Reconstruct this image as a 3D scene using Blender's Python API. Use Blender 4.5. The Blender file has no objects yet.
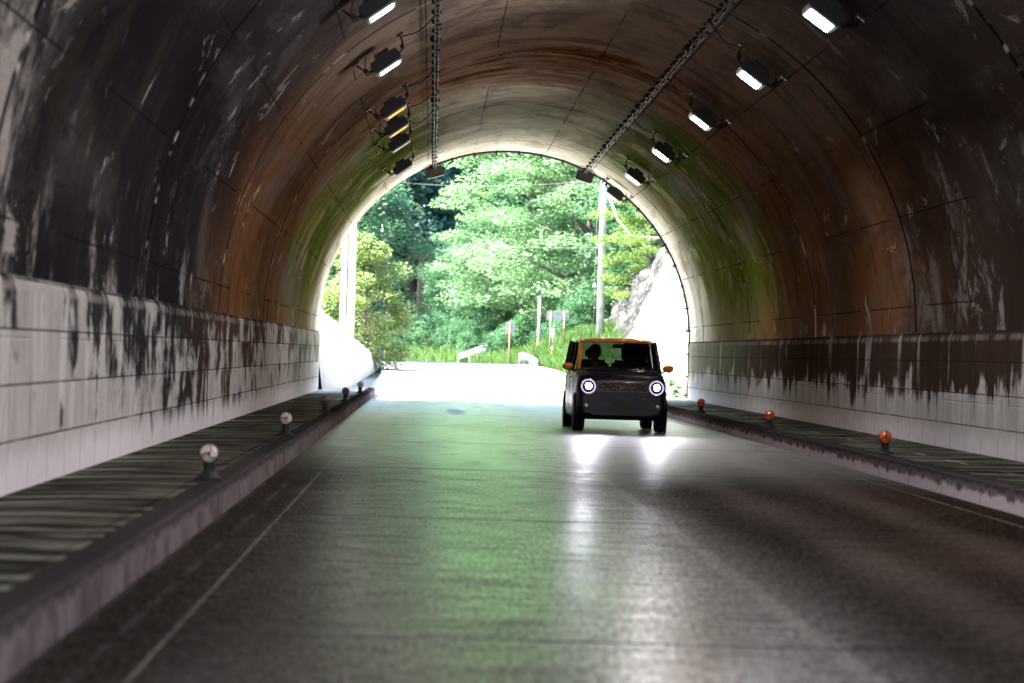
import bpy, bmesh, math, random
import numpy as np
from mathutils import Vector, Matrix
random.seed(7); RNG = np.random.default_rng(7)
sc = bpy.context.scene
COL = sc.collection
R_ = math.radians

# ------------------------------------------------------------------ layout constants (metres)
CAMZ = 1.2
XC, ZC, RAD = 1.756, 1.63, 4.53          # bore: centre line, springing height, radius
Y0, Y1 = 3.0, 73.0                      # tunnel ends: unseen near mouth placed to let daylight in, and far mouth
KL, KR = -1.46, 4.86                     # kerb faces
ZS = 0.225                               # sidewalk height
F = 3000.0

# ------------------------------------------------------------------ mesh helpers
class MB:
    def __init__(s): s.v = []; s.f = []; s.sm = []
    def add(s, vs, fs, smooth=False):
        b = len(s.v); s.v += [tuple(p) for p in vs]
        for f in fs: s.f.append([b + i for i in f]); s.sm.append(smooth)
    def box(s, c, d, M=None):
        x, y, z = d[0]/2, d[1]/2, d[2]/2
        vs = [Vector((sx*x, sy*y, sz*z)) for sx in (-1, 1) for sy in (-1, 1) for sz in (-1, 1)]
        if M is not None: vs = [M @ p for p in vs]
        vs = [p + Vector(c) for p in vs]
        s.add(vs, [(0,1,3,2),(4,6,7,5),(0,4,5,1),(2,3,7,6),(0,2,6,4),(1,5,7,3)])
        return s
    def bbox(s, c, d, b=0.02, M=None):      # bevelled box
        x, y, z = d[0]/2, d[1]/2, d[2]/2
        b = min(b, x*.9, y*.9, z*.9)
        bm = bmesh.new(); bmesh.ops.create_cube(bm, size=1)
        for v in bm.verts: v.co = Vector((v.co.x*2*x, v.co.y*2*y, v.co.z*2*z))
        bmesh.ops.bevel(bm, geom=bm.edges[:], offset=b, segments=2, affect='EDGES')
        vs = [v.co.copy() for v in bm.verts]; bm.verts.index_update()
        fs = [[v.index for v in f.verts] for f in bm.faces]; bm.free()
        if M is not None: vs = [M @ p for p in vs]
        s.add([p + Vector(c) for p in vs], fs); return s
    def tube(s, pts, r, n=8, caps=True):
        pts = [Vector(p) for p in pts]; rs = r if isinstance(r, (list, tuple)) else [r]*len(pts)
        vs = []; up0 = None
        for i, p in enumerate(pts):
            d = (pts[min(i+1, len(pts)-1)] - pts[max(i-1, 0)]).normalized()
            a = up0 if up0 is not None else (Vector((0,0,1)) if abs(d.z) < .9 else Vector((1,0,0)))
            u = d.cross(a).normalized(); w = u.cross(d).normalized(); up0 = w
            for k in range(n):
                t = 2*math.pi*k/n
                vs.append(p + (u*math.cos(t) + w*math.sin(t))*rs[i])
        fs = []
        for i in range(len(pts)-1):
            for k in range(n):
                fs.append((i*n+k, i*n+(k+1) % n, (i+1)*n+(k+1) % n, (i+1)*n+k))
        s.add(vs, fs, True)
        if caps:
            m = len(pts)-1
            s.add(vs[:n], [list(range(n))[::-1]]); s.add(vs[m*n:], [list(range(n))])
        return s
    def lathe(s, prof, c, n=24, axis='z', M=None, smooth=True):
        vs = []
        for (r, h) in prof:
            for k in range(n):
                t = 2*math.pi*k/n; a, b = r*math.cos(t), r*math.sin(t)
                p = Vector((a, b, h)) if axis == 'z' else (Vector((h, a, b)) if axis == 'x' else Vector((a, h, b)))
                vs.append(p)
        if M is not None: vs = [M @ p for p in vs]
        vs = [p + Vector(c) for p in vs]
        fs = []
        for i in range(len(prof)-1):
            for k in range(n): fs.append((i*n+k, i*n+(k+1) % n, (i+1)*n+(k+1) % n, (i+1)*n+k))
        if prof[0][0] > 1e-5: fs.append(list(range(n))[::-1])
        if prof[-1][0] > 1e-5: fs.append([(len(prof)-1)*n + k for k in range(n)])
        s.add(vs, fs, smooth); return s
    def ell(s, c, d, n=16, m=10, M=None):
        prof = [(max(1e-4, math.sin(math.pi*i/m)), -math.cos(math.pi*i/m)) for i in range(m+1)]
        S = Matrix.Diagonal((d[0], d[1], d[2])); 
        return s.lathe([(r, h) for r, h in prof], c, n, 'z', (M @ S) if M is not None else S)
    def grid(s, P, smooth=True, closed_u=False):
        nu, nv = len(P), len(P[0]); vs = [p for row in P for p in row]; fs = []
        for i in range(nu - (0 if closed_u else 1)):
            for j in range(nv-1):
                i2 = (i+1) % nu
                fs.append((i*nv+j, i2*nv+j, i2*nv+j+1, i*nv+j+1))
        s.add(vs, fs, smooth); return s
    def build(s, name, mat, parent=None, loc=None):
        me = bpy.data.meshes.new(name); me.from_pydata(s.v, [], s.f); me.update()
        me.polygons.foreach_set('use_smooth', s.sm); me.materials.append(mat)
        bm = bmesh.new(); bm.from_mesh(me); bmesh.ops.remove_doubles(bm, verts=bm.verts, dist=1e-5)
        bmesh.ops.recalc_face_normals(bm, faces=bm.faces); bm.to_mesh(me); bm.free()
        o = bpy.data.objects.new(name, me); COL.objects.link(o)
        if parent is not None: o.parent = parent
        if loc is not None: o.location = loc
        return o

def tag(o, label=None, cat=None, group=None, kind=None):
    if label: o['label'] = label
    if cat: o['category'] = cat
    if group: o['group'] = group
    if kind: o['kind'] = kind
    return o
def thing(name, label, cat, loc=(0,0,0), rz=0, group=None):
    o = bpy.data.objects.new(name, None); COL.objects.link(o); o.empty_display_size = .2
    o.location = loc; o.rotation_euler = (0,0,rz)
    return tag(o, label, cat, group)
def copy_tree(o, parent=None):
    c = o.copy(); COL.objects.link(c)
    if parent is not None: c.parent = parent
    for ch in list(o.children): copy_tree(ch, c)
    return c

# ------------------------------------------------------------------ node helpers
class G:
    def __init__(s, name):
        s.m = bpy.data.materials.new(name); s.m.use_nodes = True
        s.t = s.m.node_tree; s.n = s.t.nodes; s.l = s.t.links; s.n.clear()
        s.out = s.n.new('ShaderNodeOutputMaterial')
        tc = s.n.new('ShaderNodeTexCoord'); s.P = tc.outputs['Object']
        sp = s.n.new('ShaderNodeSeparateXYZ'); s.l.new(s.P, sp.inputs[0])
        s.X, s.Y, s.Z = sp.outputs
    def _in(s, sock, v):
        if isinstance(v, bpy.types.NodeSocket): s.l.new(v, sock)
        elif isinstance(v, (tuple, list)):
            sock.default_value = tuple(v) + ((1,) if len(v) == 3 and len(sock.default_value) == 4 else ())
        else: sock.default_value = v
    def m_(s, op, *a, clamp=False):
        n = s.n.new('ShaderNodeMath'); n.operation = op; n.use_clamp = clamp
        for i, v in enumerate(a): s._in(n.inputs[i], v)
        return n.outputs[0]
    def add(s, a, b): return s.m_('ADD', a, b)
    def sub(s, a, b): return s.m_('SUBTRACT', a, b)
    def mul(s, a, b): return s.m_('MULTIPLY', a, b)
    def mx(s, a, b): return s.m_('MAXIMUM', a, b)
    def mn(s, a, b): return s.m_('MINIMUM', a, b)
    def inv(s, a): return s.m_('SUBTRACT', 1.0, a)
    def ss(s, v, a, b, lo=0.0, hi=1.0):
        n = s.n.new('ShaderNodeMapRange'); n.interpolation_type = 'SMOOTHSTEP'
        if a > b: a, b, lo, hi = b, a, hi, lo
        s._in(n.inputs[0], v); s._in(n.inputs[1], a); s._in(n.inputs[2], b); s._in(n.inputs[3], lo); s._in(n.inputs[4], hi)
        return n.outputs[0]
    def band(s, v, a, b, w): return s.mul(s.ss(v, a-w, a+w), s.ss(v, b+w, b-w))
    def vec(s, x, y, z=0.0):
        n = s.n.new('ShaderNodeCombineXYZ'); s._in(n.inputs[0], x); s._in(n.inputs[1], y); s._in(n.inputs[2], z); return n.outputs[0]
    def sc(s, x, k): return s.mul(x, k)
    def noise(s, v, scale=1.0, detail=4, rough=.55, dist=0.0):
        n = s.n.new('ShaderNodeTexNoise'); s._in(n.inputs['Vector'], v); n.inputs['Scale'].default_value = scale
        n.inputs['Detail'].default_value = detail; n.inputs['Roughness'].default_value = rough; n.inputs['Distortion'].default_value = dist
        return n.outputs['Fac']
    def mix(s, f, a, b, mode='MIX'):
        n = s.n.new('ShaderNodeMix'); n.data_type = 'RGBA'; n.blend_type = mode
        s._in(n.inputs[0], f); s._in(n.inputs[6], a); s._in(n.inputs[7], b); return n.outputs[2]
    def line(s, v, period, off, w):      # 1 on thin lines every `period`
        f = s.m_('PINGPONG', s.sub(v, off), period/2.0) if False else s.m_('ABSOLUTE', s.sub(s.m_('FLOORED_MODULO', s.sub(s.sub(v, off), -period/2.0), period), period/2.0))
        return s.ss(f, w, w*.4)
    def bump(s, h, strength=.3, dist=.02, normal=None):
        n = s.n.new('ShaderNodeBump'); n.inputs['Strength'].default_value = strength; n.inputs['Distance'].default_value = dist
        s._in(n.inputs['Height'], h)
        if normal is not None: s.l.new(normal, n.inputs['Normal'])
        return n.outputs[0]
    def bsdf(s, col, rough=.6, spec=.5, metal=0.0, normal=None, coat=0.0, **k):
        b = s.n.new('ShaderNodeBsdfPrincipled')
        s._in(b.inputs['Base Color'], col); s._in(b.inputs['Roughness'], rough); s._in(b.inputs['Specular IOR Level'], spec)
        s._in(b.inputs['Metallic'], metal); b.inputs['Coat Weight'].default_value = coat
        if normal is not None: s.l.new(normal, b.inputs['Normal'])
        s.l.new(b.outputs[0], s.out.inputs[0]); s.b = b
        return s.m

def plain(name, col, rough=.6, metal=0.0, spec=.5, var=.25, scale=8, coat=0.0):
    g = G(name); n = g.noise(g.P, scale, 5)
    c = g.mix(g.ss(n, .3, .7), tuple(x*(1-var) for x in col), tuple(min(1, x*(1+var)) for x in col))
    return g.bsdf(c, g.ss(n, .2, .8, max(0, rough-.08), min(1, rough+.1)), spec, metal, None, coat)
def emit(name, col, st):
    g = G(name); e = g.n.new('ShaderNodeEmission'); e.inputs[0].default_value = (*col, 1); e.inputs[1].default_value = st
    g.l.new(e.outputs[0], g.out.inputs[0]); return g.m
def glass(name, tint=(.8,.85,.85), gloss=.12):
    g = G(name); t = g.n.new('ShaderNodeBsdfTransparent'); t.inputs[0].default_value = (*tint, 1)
    gl = g.n.new('ShaderNodeBsdfGlossy'); gl.inputs[1].default_value = .03
    mx = g.n.new('ShaderNodeMixShader'); mx.inputs[0].default_value = gloss
    g.l.new(t.outputs[0], mx.inputs[1]); g.l.new(gl.outputs[0], mx.inputs[2]); g.l.new(mx.outputs[0], g.out.inputs[0]); return g.m
def leafmat(name, c1, c2, c3, scale=.7, trans=.45):
    g = G(name); n = g.noise(g.P, scale, 3); n2 = g.noise(g.P, 9.0, 2)
    c = g.mix(g.ss(n, .35, .65), c1, c2); c = g.mix(g.ss(n2, .45, .75), c, c3)
    d = g.n.new('ShaderNodeBsdfPrincipled'); g._in(d.inputs['Base Color'], c); d.inputs['Roughness'].default_value = .55
    t = g.n.new('ShaderNodeBsdfTranslucent'); g._in(t.inputs[0], g.mix(.5, c, (c2[0]*1.6, c2[1]*1.6, c2[2]*.9)))
    mx = g.n.new('ShaderNodeMixShader'); mx.inputs[0].default_value = trans
    g.l.new(d.outputs[0], mx.inputs[1]); g.l.new(t.outputs[0], mx.inputs[2]); g.l.new(mx.outputs[0], g.out.inputs[0]); return g.m

# ------------------------------------------------------------------ world / sun / camera
SUN_EL, SUN_AZ = 55.0, -88.0            # azimuth measured from +Y towards +X (negative: to the left of the road)
w = bpy.data.worlds.new('World'); sc.world = w; w.use_nodes = True
nt = w.node_tree; bg = nt.nodes['Background']
sky = nt.nodes.new('ShaderNodeTexSky'); sky.sky_type = 'NISHITA'; sky.sun_disc = False
sky.sun_elevation = R_(SUN_EL); sky.sun_rotation = R_(SUN_AZ); sky.air_density = 1.0; sky.dust_density = 1.5
nt.links.new(sky.outputs[0], bg.inputs[0]); bg.inputs[1].default_value = .15
sd = Vector((math.sin(R_(SUN_AZ))*math.cos(R_(SUN_EL)), math.cos(R_(SUN_AZ))*math.cos(R_(SUN_EL)), math.sin(R_(SUN_EL))))
sl = bpy.data.lights.new('sun', 'SUN'); sl.energy = 4.5; sl.angle = R_(.5); sl.color = (1, .95, .87)
so = bpy.data.objects.new('sun', sl); COL.objects.link(so); so.rotation_euler = sd.to_track_quat('Z', 'Y').to_euler()

cam = bpy.data.cameras.new('camera'); co = bpy.data.objects.new('camera', cam); COL.objects.link(co); sc.camera = co
cam.sensor_width = 36; cam.lens = F/1024*36; cam.clip_end = 3000; cam.clip_start = .1
co.matrix_world = Matrix.Translation((0, 0, CAMZ)) @ Matrix.Rotation(R_(-1.522), 4, 'Z') @ Matrix.Rotation(R_(90.246), 4, 'X') @ Matrix.Rotation(R_(1.7), 4, 'Z')
cam.dof.use_dof = True; cam.dof.focus_distance = 50; cam.dof.aperture_fstop = 2.8
sc.view_settings.view_transform = 'Standard'; sc.view_settings.look = 'None'; sc.view_settings.gamma = 1
sc.view_settings.exposure = 3.1
sc.cycles.use_denoising = True
try: sc.cycles.denoiser = 'OPENIMAGEDENOISE'; sc.cycles.denoising_input_passes = 'RGB_ALBEDO_NORMAL'
except Exception: pass
sc.cycles.max_bounces = 9; sc.cycles.diffuse_bounces = 6; sc.cycles.glossy_bounces = 4; sc.cycles.transparent_max_bounces = 12
sc.cycles.sample_clamp_indirect = 6; sc.cycles.caustics_reflective = False; sc.cycles.caustics_refractive = False

# ------------------------------------------------------------------ tunnel concrete
def lining_material():
    g = G('lining_concrete'); X, Y, Z = g.X, g.Y, g.Z
    s = g.mul(g.m_('ARCTAN2', g.sub(Z, ZC), g.sub(X, XC)), RAD)
    qa = g.mn(s, g.sub(math.pi*RAD, s)); below = g.ss(Z, ZC+.002, ZC-.002)
    q = g.add(g.mul(below, g.sub(Z, ZC)), g.mul(g.inv(below), qa))
    left = g.ss(X, XC+.01, XC-.01); side = g.mul(left, 37.0)
    qn = g.add(g.mul(below, g.add(g.sub(Z, ZC), g.mul(left, math.pi*RAD+40.0))), g.mul(g.inv(below), s))
    V = lambda a, b, o=0.0: g.vec(g.mul(qn, a), g.mul(Y, b), o)
    fine = g.noise(g.vec(g.mul(q, 1), Y, side), 22.0, 6, .7)
    streak = g.noise(V(.65, .75), 1.0, 8, .70, .4)
    streak2 = g.noise(V(.42, 1.1, 9), 1.0, 8, .70, .3)
    blot = g.noise(V(.55, .17, 3), 1.0, 7, .66, .6)
    wob = g.add(g.mul(g.sub(blot, .5), 9.0), g.mul(g.sub(streak, .5), 5.0))
    Yw = g.add(Y, wob)
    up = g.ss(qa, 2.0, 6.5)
    # zones along the bore
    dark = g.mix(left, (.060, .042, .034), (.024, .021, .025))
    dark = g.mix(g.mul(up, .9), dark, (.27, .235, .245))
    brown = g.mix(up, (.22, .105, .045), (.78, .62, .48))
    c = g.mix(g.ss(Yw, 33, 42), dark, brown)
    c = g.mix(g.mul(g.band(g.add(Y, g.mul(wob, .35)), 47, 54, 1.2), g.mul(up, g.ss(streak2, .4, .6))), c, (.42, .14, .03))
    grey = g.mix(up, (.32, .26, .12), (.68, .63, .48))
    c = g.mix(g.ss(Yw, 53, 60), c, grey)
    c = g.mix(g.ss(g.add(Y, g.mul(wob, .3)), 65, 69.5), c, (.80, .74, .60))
    alg = g.mul(g.mul(g.band(g.add(Y, g.mul(wob, .3)), 53.5, 69, 2.5), g.add(g.band(qa, .6, 5.2, .8), g.mul(g.ss(qa, 4.4, 6.0), .25))), g.ss(g.noise(V(.55, .42, 17), 1.0, 8, .72, .4), .40, .50))
    c = g.mix(g.mul(alg, .95), c, (.11, .15, .01))
    alg2 = g.mul(g.band(Yw, 46, 62, 4), g.ss(g.noise(V(.8, .7, 27), 1.0, 7, .7), .52, .64))
    c = g.mix(g.mul(alg2, .6), c, (.06, .065, .008))
    c = g.mix(g.mul(g.ss(blot, .50, .64), g.ss(Y, 28, 44, .35, .55)), c, g.mix(up, (.18, .165, .155), (.52, .49, .46)))
    c = g.mix(g.mul(g.ss(g.noise(V(.6, .2, 33), 1.0, 7, .7, .5), .52, .40), .42), c, g.mix(g.ss(Y, 40, 58), (.04, .034, .036), (.20, .125, .07)))
    # soot bands running round the bore
    c = g.mix(g.mul(g.ss(streak2, .50, .64), g.ss(Y, 40, 58, .5, .28)), c, (.05, .038, .030))
    c = g.mix(g.mul(g.ss(streak, .50, .36), g.ss(Y, 34, 50, .08, .35)), c, g.mix(.35, c, (.5, .45, .38)))
    # lime blooms, pulled along the arc
    lime = g.mul(g.ss(g.noise(V(.9, .62, 51), 1.0, 9, .76, .9), .595, .635), g.ss(Y, 64, 50))
    lime2 = g.mul(g.mul(g.ss(g.noise(V(.7, .65, 71), 1.0, 9, .76, .6), .52, .62), g.ss(g.add(g.add(q, g.mul(left, 1.5)), g.mul(g.sub(streak, .5), 6.0)), 2.4, .9)), g.ss(Y, 46, 28))
    lime3 = g.mul(g.mul(g.band(g.add(Y, g.mul(g.sub(streak2, .5), 2)), 14, 19.4, .5), g.ss(streak, .42, .55)), left)
    c = g.mix(g.mul(g.mx(g.mx(lime, lime2), lime3), g.ss(fine, .3, .6, .5, .95)), c, (.50, .47, .44))
    # construction joints every 10.2 m, some with lime along them
    jd = g.m_('ABSOLUTE', g.sub(g.m_('FLOORED_MODULO', g.sub(Y, 18.5-5.1), 10.2), 5.1))
    jn = g.noise(V(.9, .2, 81), 1.0, 4, .7)
    jl = g.mul(g.ss(g.add(jd, g.mul(g.sub(fine, .5), .1)), .13, .05), g.ss(jn, .53, .58))
    c = g.mix(g.mul(jl, .9), c, (.62, .60, .56))
    jdark = g.mul(g.ss(jd, .09, .05), g.ss(jn, .58, .52))
    c = g.mix(g.mul(jdark, .9), c, (.012, .011, .012))
    # formwork lines
    fl = g.mul(g.line(qa, 1.18, .35, .013), g.ss(g.noise(V(.3, .35, 91), 1.0, 2), .42, .52))
    fl2 = g.mul(g.line(Y, 1.7, .2, .022), g.ss(g.noise(V(.4, .6, 95), 1.0, 3), .5, .6))
    c = g.mix(g.mul(g.mx(fl, g.mul(fl2, .6)), .75), c, (.02, .018, .018))
    # ---- side walls (below the springing)
    z = Z
    n1 = g.noise(g.vec(g.mul(z, 1.2), g.mul(Y, .75), g.add(side, 5.0)), 1.0, 6, .65, .3)
    drip = g.noise(g.vec(g.mul(z, .45), g.mul(Y, 2.2), g.add(side, 11.0)), 1.0, 8, .72, .25)
    drip2 = g.noise(g.vec(g.mul(z, .2), g.mul(Y, 1.5), g.add(side, 14.0)), 1.0, 3, .6)
    pale = g.mix(g.ss(drip, .3, .7), (.42, .41, .39), (.74, .72, .70))
    pale = g.mix(g.mul(g.ss(fine, .5, .75), .3), pale, (.25, .23, .22))
    dk = g.mix(left, (.045, .021, .010), g.mix(g.ss(Y, 30, 42), (.008, .0075, .009), (.07, .030, .012)))
    dk = g.mix(g.mul(g.ss(Y, 56, 64), .75), dk, (.30, .30, .2))
    wn = g.n.new('ShaderNodeTexWhiteNoise'); wn.noise_dimensions = '3D'
    g._in(wn.inputs[0], g.vec(g.m_('FLOOR', g.mul(g.sub(z, .16), 1/.37)), g.m_('FLOOR', g.mul(g.add(Y, -.2), 1/2.04)), side)); pan = wn.outputs['Value']
    # left wall: mostly pale, soot hanging from the ledge
    ml = g.ss(g.add(g.add(g.mul(g.sub(g.mn(z, 1.2), 1.0), .22), g.mul(g.sub(n1, .5), 1.5)), g.add(g.add(g.mul(g.sub(drip, .5), .9), g.mul(g.sub(pan, .5), .20)), g.add(g.ss(Y, 20, 27, -.18, .0), g.mul(g.band(Y, 28, 47, 3), .10)))), -.04, .16)
    # right wall: mostly dark, white along the foot with ragged top
    mr = g.ss(g.add(g.sub(z, .86), g.add(g.mul(g.sub(drip, .5), -1.5), g.add(g.mul(g.sub(n1, .5), -1.1), g.add(g.mul(g.sub(pan, .5), .2), g.ss(Y, 30, 60, .0, .06))))), -.05, .14)
    col_r = g.mul(g.ss(drip2, .57, .63), g.ss(drip, .45, .58))
    mr = g.mul(mr, g.inv(g.mul(col_r, .85)))
    msk = g.add(g.mul(left, ml), g.mul(g.inv(left), mr))
    sw = g.mix(g.mul(msk, .95), pale, dk)
    foot = g.ss(g.add(z, g.mul(g.sub(drip, .5), .7)), .56, .30)
    sw = g.mix(g.mul(foot, g.ss(fine, .2, .6, .65, .95)), sw, (.88, .84, .86))
    pl = g.mx(g.line(z, .37, .16, .010), g.mul(g.line(Y, 1.02, 0.2, .012), .8))
    sw = g.mix(g.mul(pl, g.ss(n1, .3, .5, .25, .8)), sw, (.04, .035, .035))
    sw = g.mix(g.mul(g.band(Z, 1.60, 1.63, .006), g.ss(streak, .35, .6, .3, .85)), sw, (.03, .025, .025)); sw = g.mix(g.mul(g.band(Z, 1.52, 1.58, .02), g.ss(drip, .40, .60, 0, .5)), sw, (.4, .36, .33))
    c = g.mix(below, c, sw)
    nb = g.add(g.mul(fine, .4), g.add(g.mul(streak, .5), g.mul(g.mx(fl, jdark), -1.5)))
    nb = g.add(nb, g.mul(g.mul(below, pl), -1.2))
    rough = g.ss(blot, .3, .7, .6, .8)
    return g.bsdf(c, rough, 0.0, 0, g.bump(nb, .6, .02))
M_LIN = lining_material()

M_CONC = plain('weathered_concrete', (.36, .35, .32), .8, scale=2.5)
def road_material():
    g = G('wet_road_concrete'); X, Y = g.X, g.Y
    groove = g.noise(g.vec(g.mul(X, .9), g.mul(Y, 11.0)), 1.0, 3, .6)
    fine = g.noise(g.vec(X, Y), 30, 4, .7); big = g.noise(g.vec(g.mul(X, .9), g.mul(Y, .12)), 1.0, 5, .6, .4)
    c = g.mix(g.ss(big, .35, .65), (.010, .008, .007), (.028, .023, .019))
    c = g.mix(g.mul(g.ss(fine, .45, .75), .5), c, (.045, .040, .036))
    c = g.mix(g.mul(g.ss(X, 2.2, 4.4), .8), c, g.mix(g.ss(big, .4, .6), (.014, .006, .003), (.040, .017, .008)))
    tyre = g.mul(g.mx(g.band(X, -.3, .25, .25), g.mx(g.band(X, 2.55, 2.95, .2), g.band(X, 3.55, 3.95, .2))), .35)
    c = g.mix(tyre, c, (.12, .10, .085))
    wb = g.add(X, g.mul(g.sub(big, .5), .7)); wet = g.mul(g.ss(wb, -1.3, .1), g.ss(wb, 2.35, .6))
    c = g.mix(g.mul(g.inv(wet), .7), c, g.mix(g.ss(X, 0, 2), (.03, .024, .02), c))
    mouth_glare = g.ss(g.add(Y, g.mul(g.sub(big, .5), 12)), 47, 63); c = g.mix(g.mul(mouth_glare, .95), c, (.76, .77, .78))  # white daylight glare at the mouth put into the road colour
    # joints of the slabs
    j = g.line(Y, 9.12, 12.6, .055); jj = g.mul(j, g.ss(g.noise(g.vec(g.mul(X, 1.4), Y), 1.0, 2), .3, .5, .55, 1))
    # worn centre line and gutter seams
    wx = g.add(X, g.mul(g.sub(g.noise(g.vec(0.0, g.mul(Y, .9)), 1.0, 3), .5), .10))
    cl = g.mul(g.band(wx, 1.67, 1.77, .012), g.ss(g.noise(g.vec(g.mul(X, 9), g.mul(Y, 1.1)), 1.0, 5, .8), .36, .56, .15, 1))
    c = g.mix(g.mul(cl, .7), c, (.17, .155, .14))
    seam = g.mx(g.band(g.add(X, g.mul(g.sub(fine, .5), .02)), -1.053, -1.040, .005), g.band(X, 4.53, 4.555, .008))
    c = g.mix(g.mul(seam, g.ss(g.noise(g.vec(0.0, g.mul(Y, .8)), 1.0, 4), .35, .55, .6, 1)), c, (.22, .20, .18))  # pale tone carries the light the gutter seams catch
    seam2 = g.mul(g.mx(g.band(X, -1.27, -1.23, .02), g.band(X, -1.46, -1.425, .012)), g.ss(g.noise(g.vec(5.0, g.mul(Y, .6)), 1.0, 4), .4, .6))
    c = g.mix(g.mul(seam2, .15), c, (.34, .30, .30))
    crack = g.band(g.add(X, g.mul(g.sub(g.noise(g.vec(3.0, g.mul(Y, .8)), 1.0, 6, .7), .5), .35)), 2.02, 2.03, .012)
    crack = g.mul(crack, g.ss(Y, 31, 27))
    crack2 = g.mul(g.band(g.add(X, g.mul(g.sub(g.noise(g.vec(8.0, g.mul(Y, .4)), 1.0, 4, .7), .5), .3)), .30, .31, .012), g.ss(Y, 30, 27))
    c = g.mix(g.mul(g.mx(jj, g.mx(crack, crack2)), .92), c, (.008, .008, .008))
    # soft dark matte patch on the road near the mouth
    e = g.add(g.m_('POWER', g.mul(g.sub(X, .52), 1/.24), 2.0), g.m_('POWER', g.mul(g.sub(Y, 61.5), 1/3.2), 2.0))
    dark_patch = g.mul(.7, g.ss(g.add(e, g.mul(g.sub(g.noise(g.vec(g.mul(X, 3), g.mul(Y, .5)), 1.0, 3), .5), 3.0)), 2.2, -.3))
    c = g.mix(dark_patch, c, (.01, .01, .01))
    rough = g.add(g.ss(big, .3, .7, .11, .18), g.mul(g.inv(wet), .12))
    rough = g.add(rough, g.mul(g.ss(fine, .4, .7), .08)); rough = g.add(rough, g.mul(dark_patch, .5)); rough = g.add(rough, g.mul(jj, .4))
    h = g.add(g.mul(groove, .8), g.add(g.mul(fine, .25), g.mul(g.mx(jj, crack), -2.0)))
    tine = g.noise(g.vec(g.mul(X, 1.6), g.mul(Y, 6.0), 7.0), 1.0, 8, .8)
    rough = g.add(rough, g.ss(tine, .6, .4, 0, .10))
    c = g.mix(g.ss(tine, .55, .40, 0, .5), c, (.012, .010, .009))
    grain = g.noise(g.vec(g.mul(X, 48.0), g.mul(Y, 4.5)), 1.0, 5, .75)
    c = g.mix(g.ss(grain, .48, .62, 0, .6), c, (.050, .042, .036)); c = g.mix(g.ss(grain, .50, .38, 0, .7), c, (.006, .005, .005))
    nrm = g.bump(g.add(h, g.mul(grain, .6)), .10, .012)
    d = g.n.new('ShaderNodeBsdfDiffuse'); g._in(d.inputs[0], c); g.l.new(nrm, d.inputs['Normal'])
    gl = g.n.new('ShaderNodeBsdfAnisotropic'); gl.inputs[0].default_value = (.92, .95, .95, 1); g._in(gl.inputs['Roughness'], rough); gl.inputs['Anisotropy'].default_value = .5
    g.l.new(g.vec(0.0, 1.0, 0.0), gl.inputs['Tangent']); g.l.new(nrm, gl.inputs['Normal'])
    lw = g.n.new('ShaderNodeLayerWeight'); lw.inputs[0].default_value = .5; face = g.ss(lw.outputs['Facing'], .70, 1.0, .06, 1.0)
    fac = g.mul(g.mul(g.mul(g.ss(tine, .34, .60, .35, 1.0), g.ss(grain, .36, .60, .45, 1.35)), g.add(.01, g.mul(wet, .64))), g.mul(g.sub(1.0, dark_patch), face))
    fac = g.mn(.96, g.add(fac, g.mul(g.mul(g.ss(lw.outputs['Facing'], .955, .977), .6), g.sub(1.0, dark_patch))))
    fac = g.mul(fac, g.sub(1.0, g.mul(jj, .7)))
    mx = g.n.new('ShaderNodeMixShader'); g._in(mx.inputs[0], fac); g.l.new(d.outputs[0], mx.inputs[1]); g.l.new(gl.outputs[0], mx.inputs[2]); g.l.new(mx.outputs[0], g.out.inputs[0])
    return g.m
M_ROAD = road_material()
def walk_material():
    g = G('trough_cover_slabs'); X, Y = g.X, g.Y
    n = g.noise(g.vec(g.mul(X, .8), g.mul(Y, 2.2)), 1.0, 5, .7); f = g.noise(g.P, 26, 4, .7)
    sl = g.noise(g.vec(g.mul(X, .5), g.mul(Y, 3.4), 4.0), 1.0, 3, .6)
    c = g.mix(g.ss(n, .4, .62), (.016, .014, .012), (.07, .065, .05)); c = g.mix(g.ss(sl, .53, .58), c, (.13, .14, .10))
    c = g.mix(g.mul(g.ss(f, .5, .7), .3), c, (.1, .1, .08))
    gaps = g.mx(g.line(Y, .5, .1, .022), g.mx(g.band(X, -1.73, -1.70, .006), g.mx(g.band(X, -2.22, -2.20, .006), g.mx(g.band(X, 5.13, 5.16, .006), g.band(X, 5.72, 5.74, .006)))))
    seam = g.mul(g.band(X, 5.50, 5.54, .01), g.ss(g.noise(g.vec(1.0, g.mul(Y, .5)), 1.0, 3), .5, .56))
    c = g.mix(g.mul(gaps, .85), c, (.012, .011, .01)); c = g.mix(g.mul(seam, .8), c, (.5, .48, .44))
    c = g.mix(g.ss(Y, 64, 71, 0, .8), c, (.42, .42, .40))  # slabs painted paler towards the far mouth for the daylight there
    return g.bsdf(c, g.ss(sl, .50, .58, .8, .4), g.ss(sl, .50, .58, .0, .25), 0, g.bump(g.add(g.mul(n, 1.0), g.mul(gaps, -1.0)), .45, .025))
M_WALK = walk_material()
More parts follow.
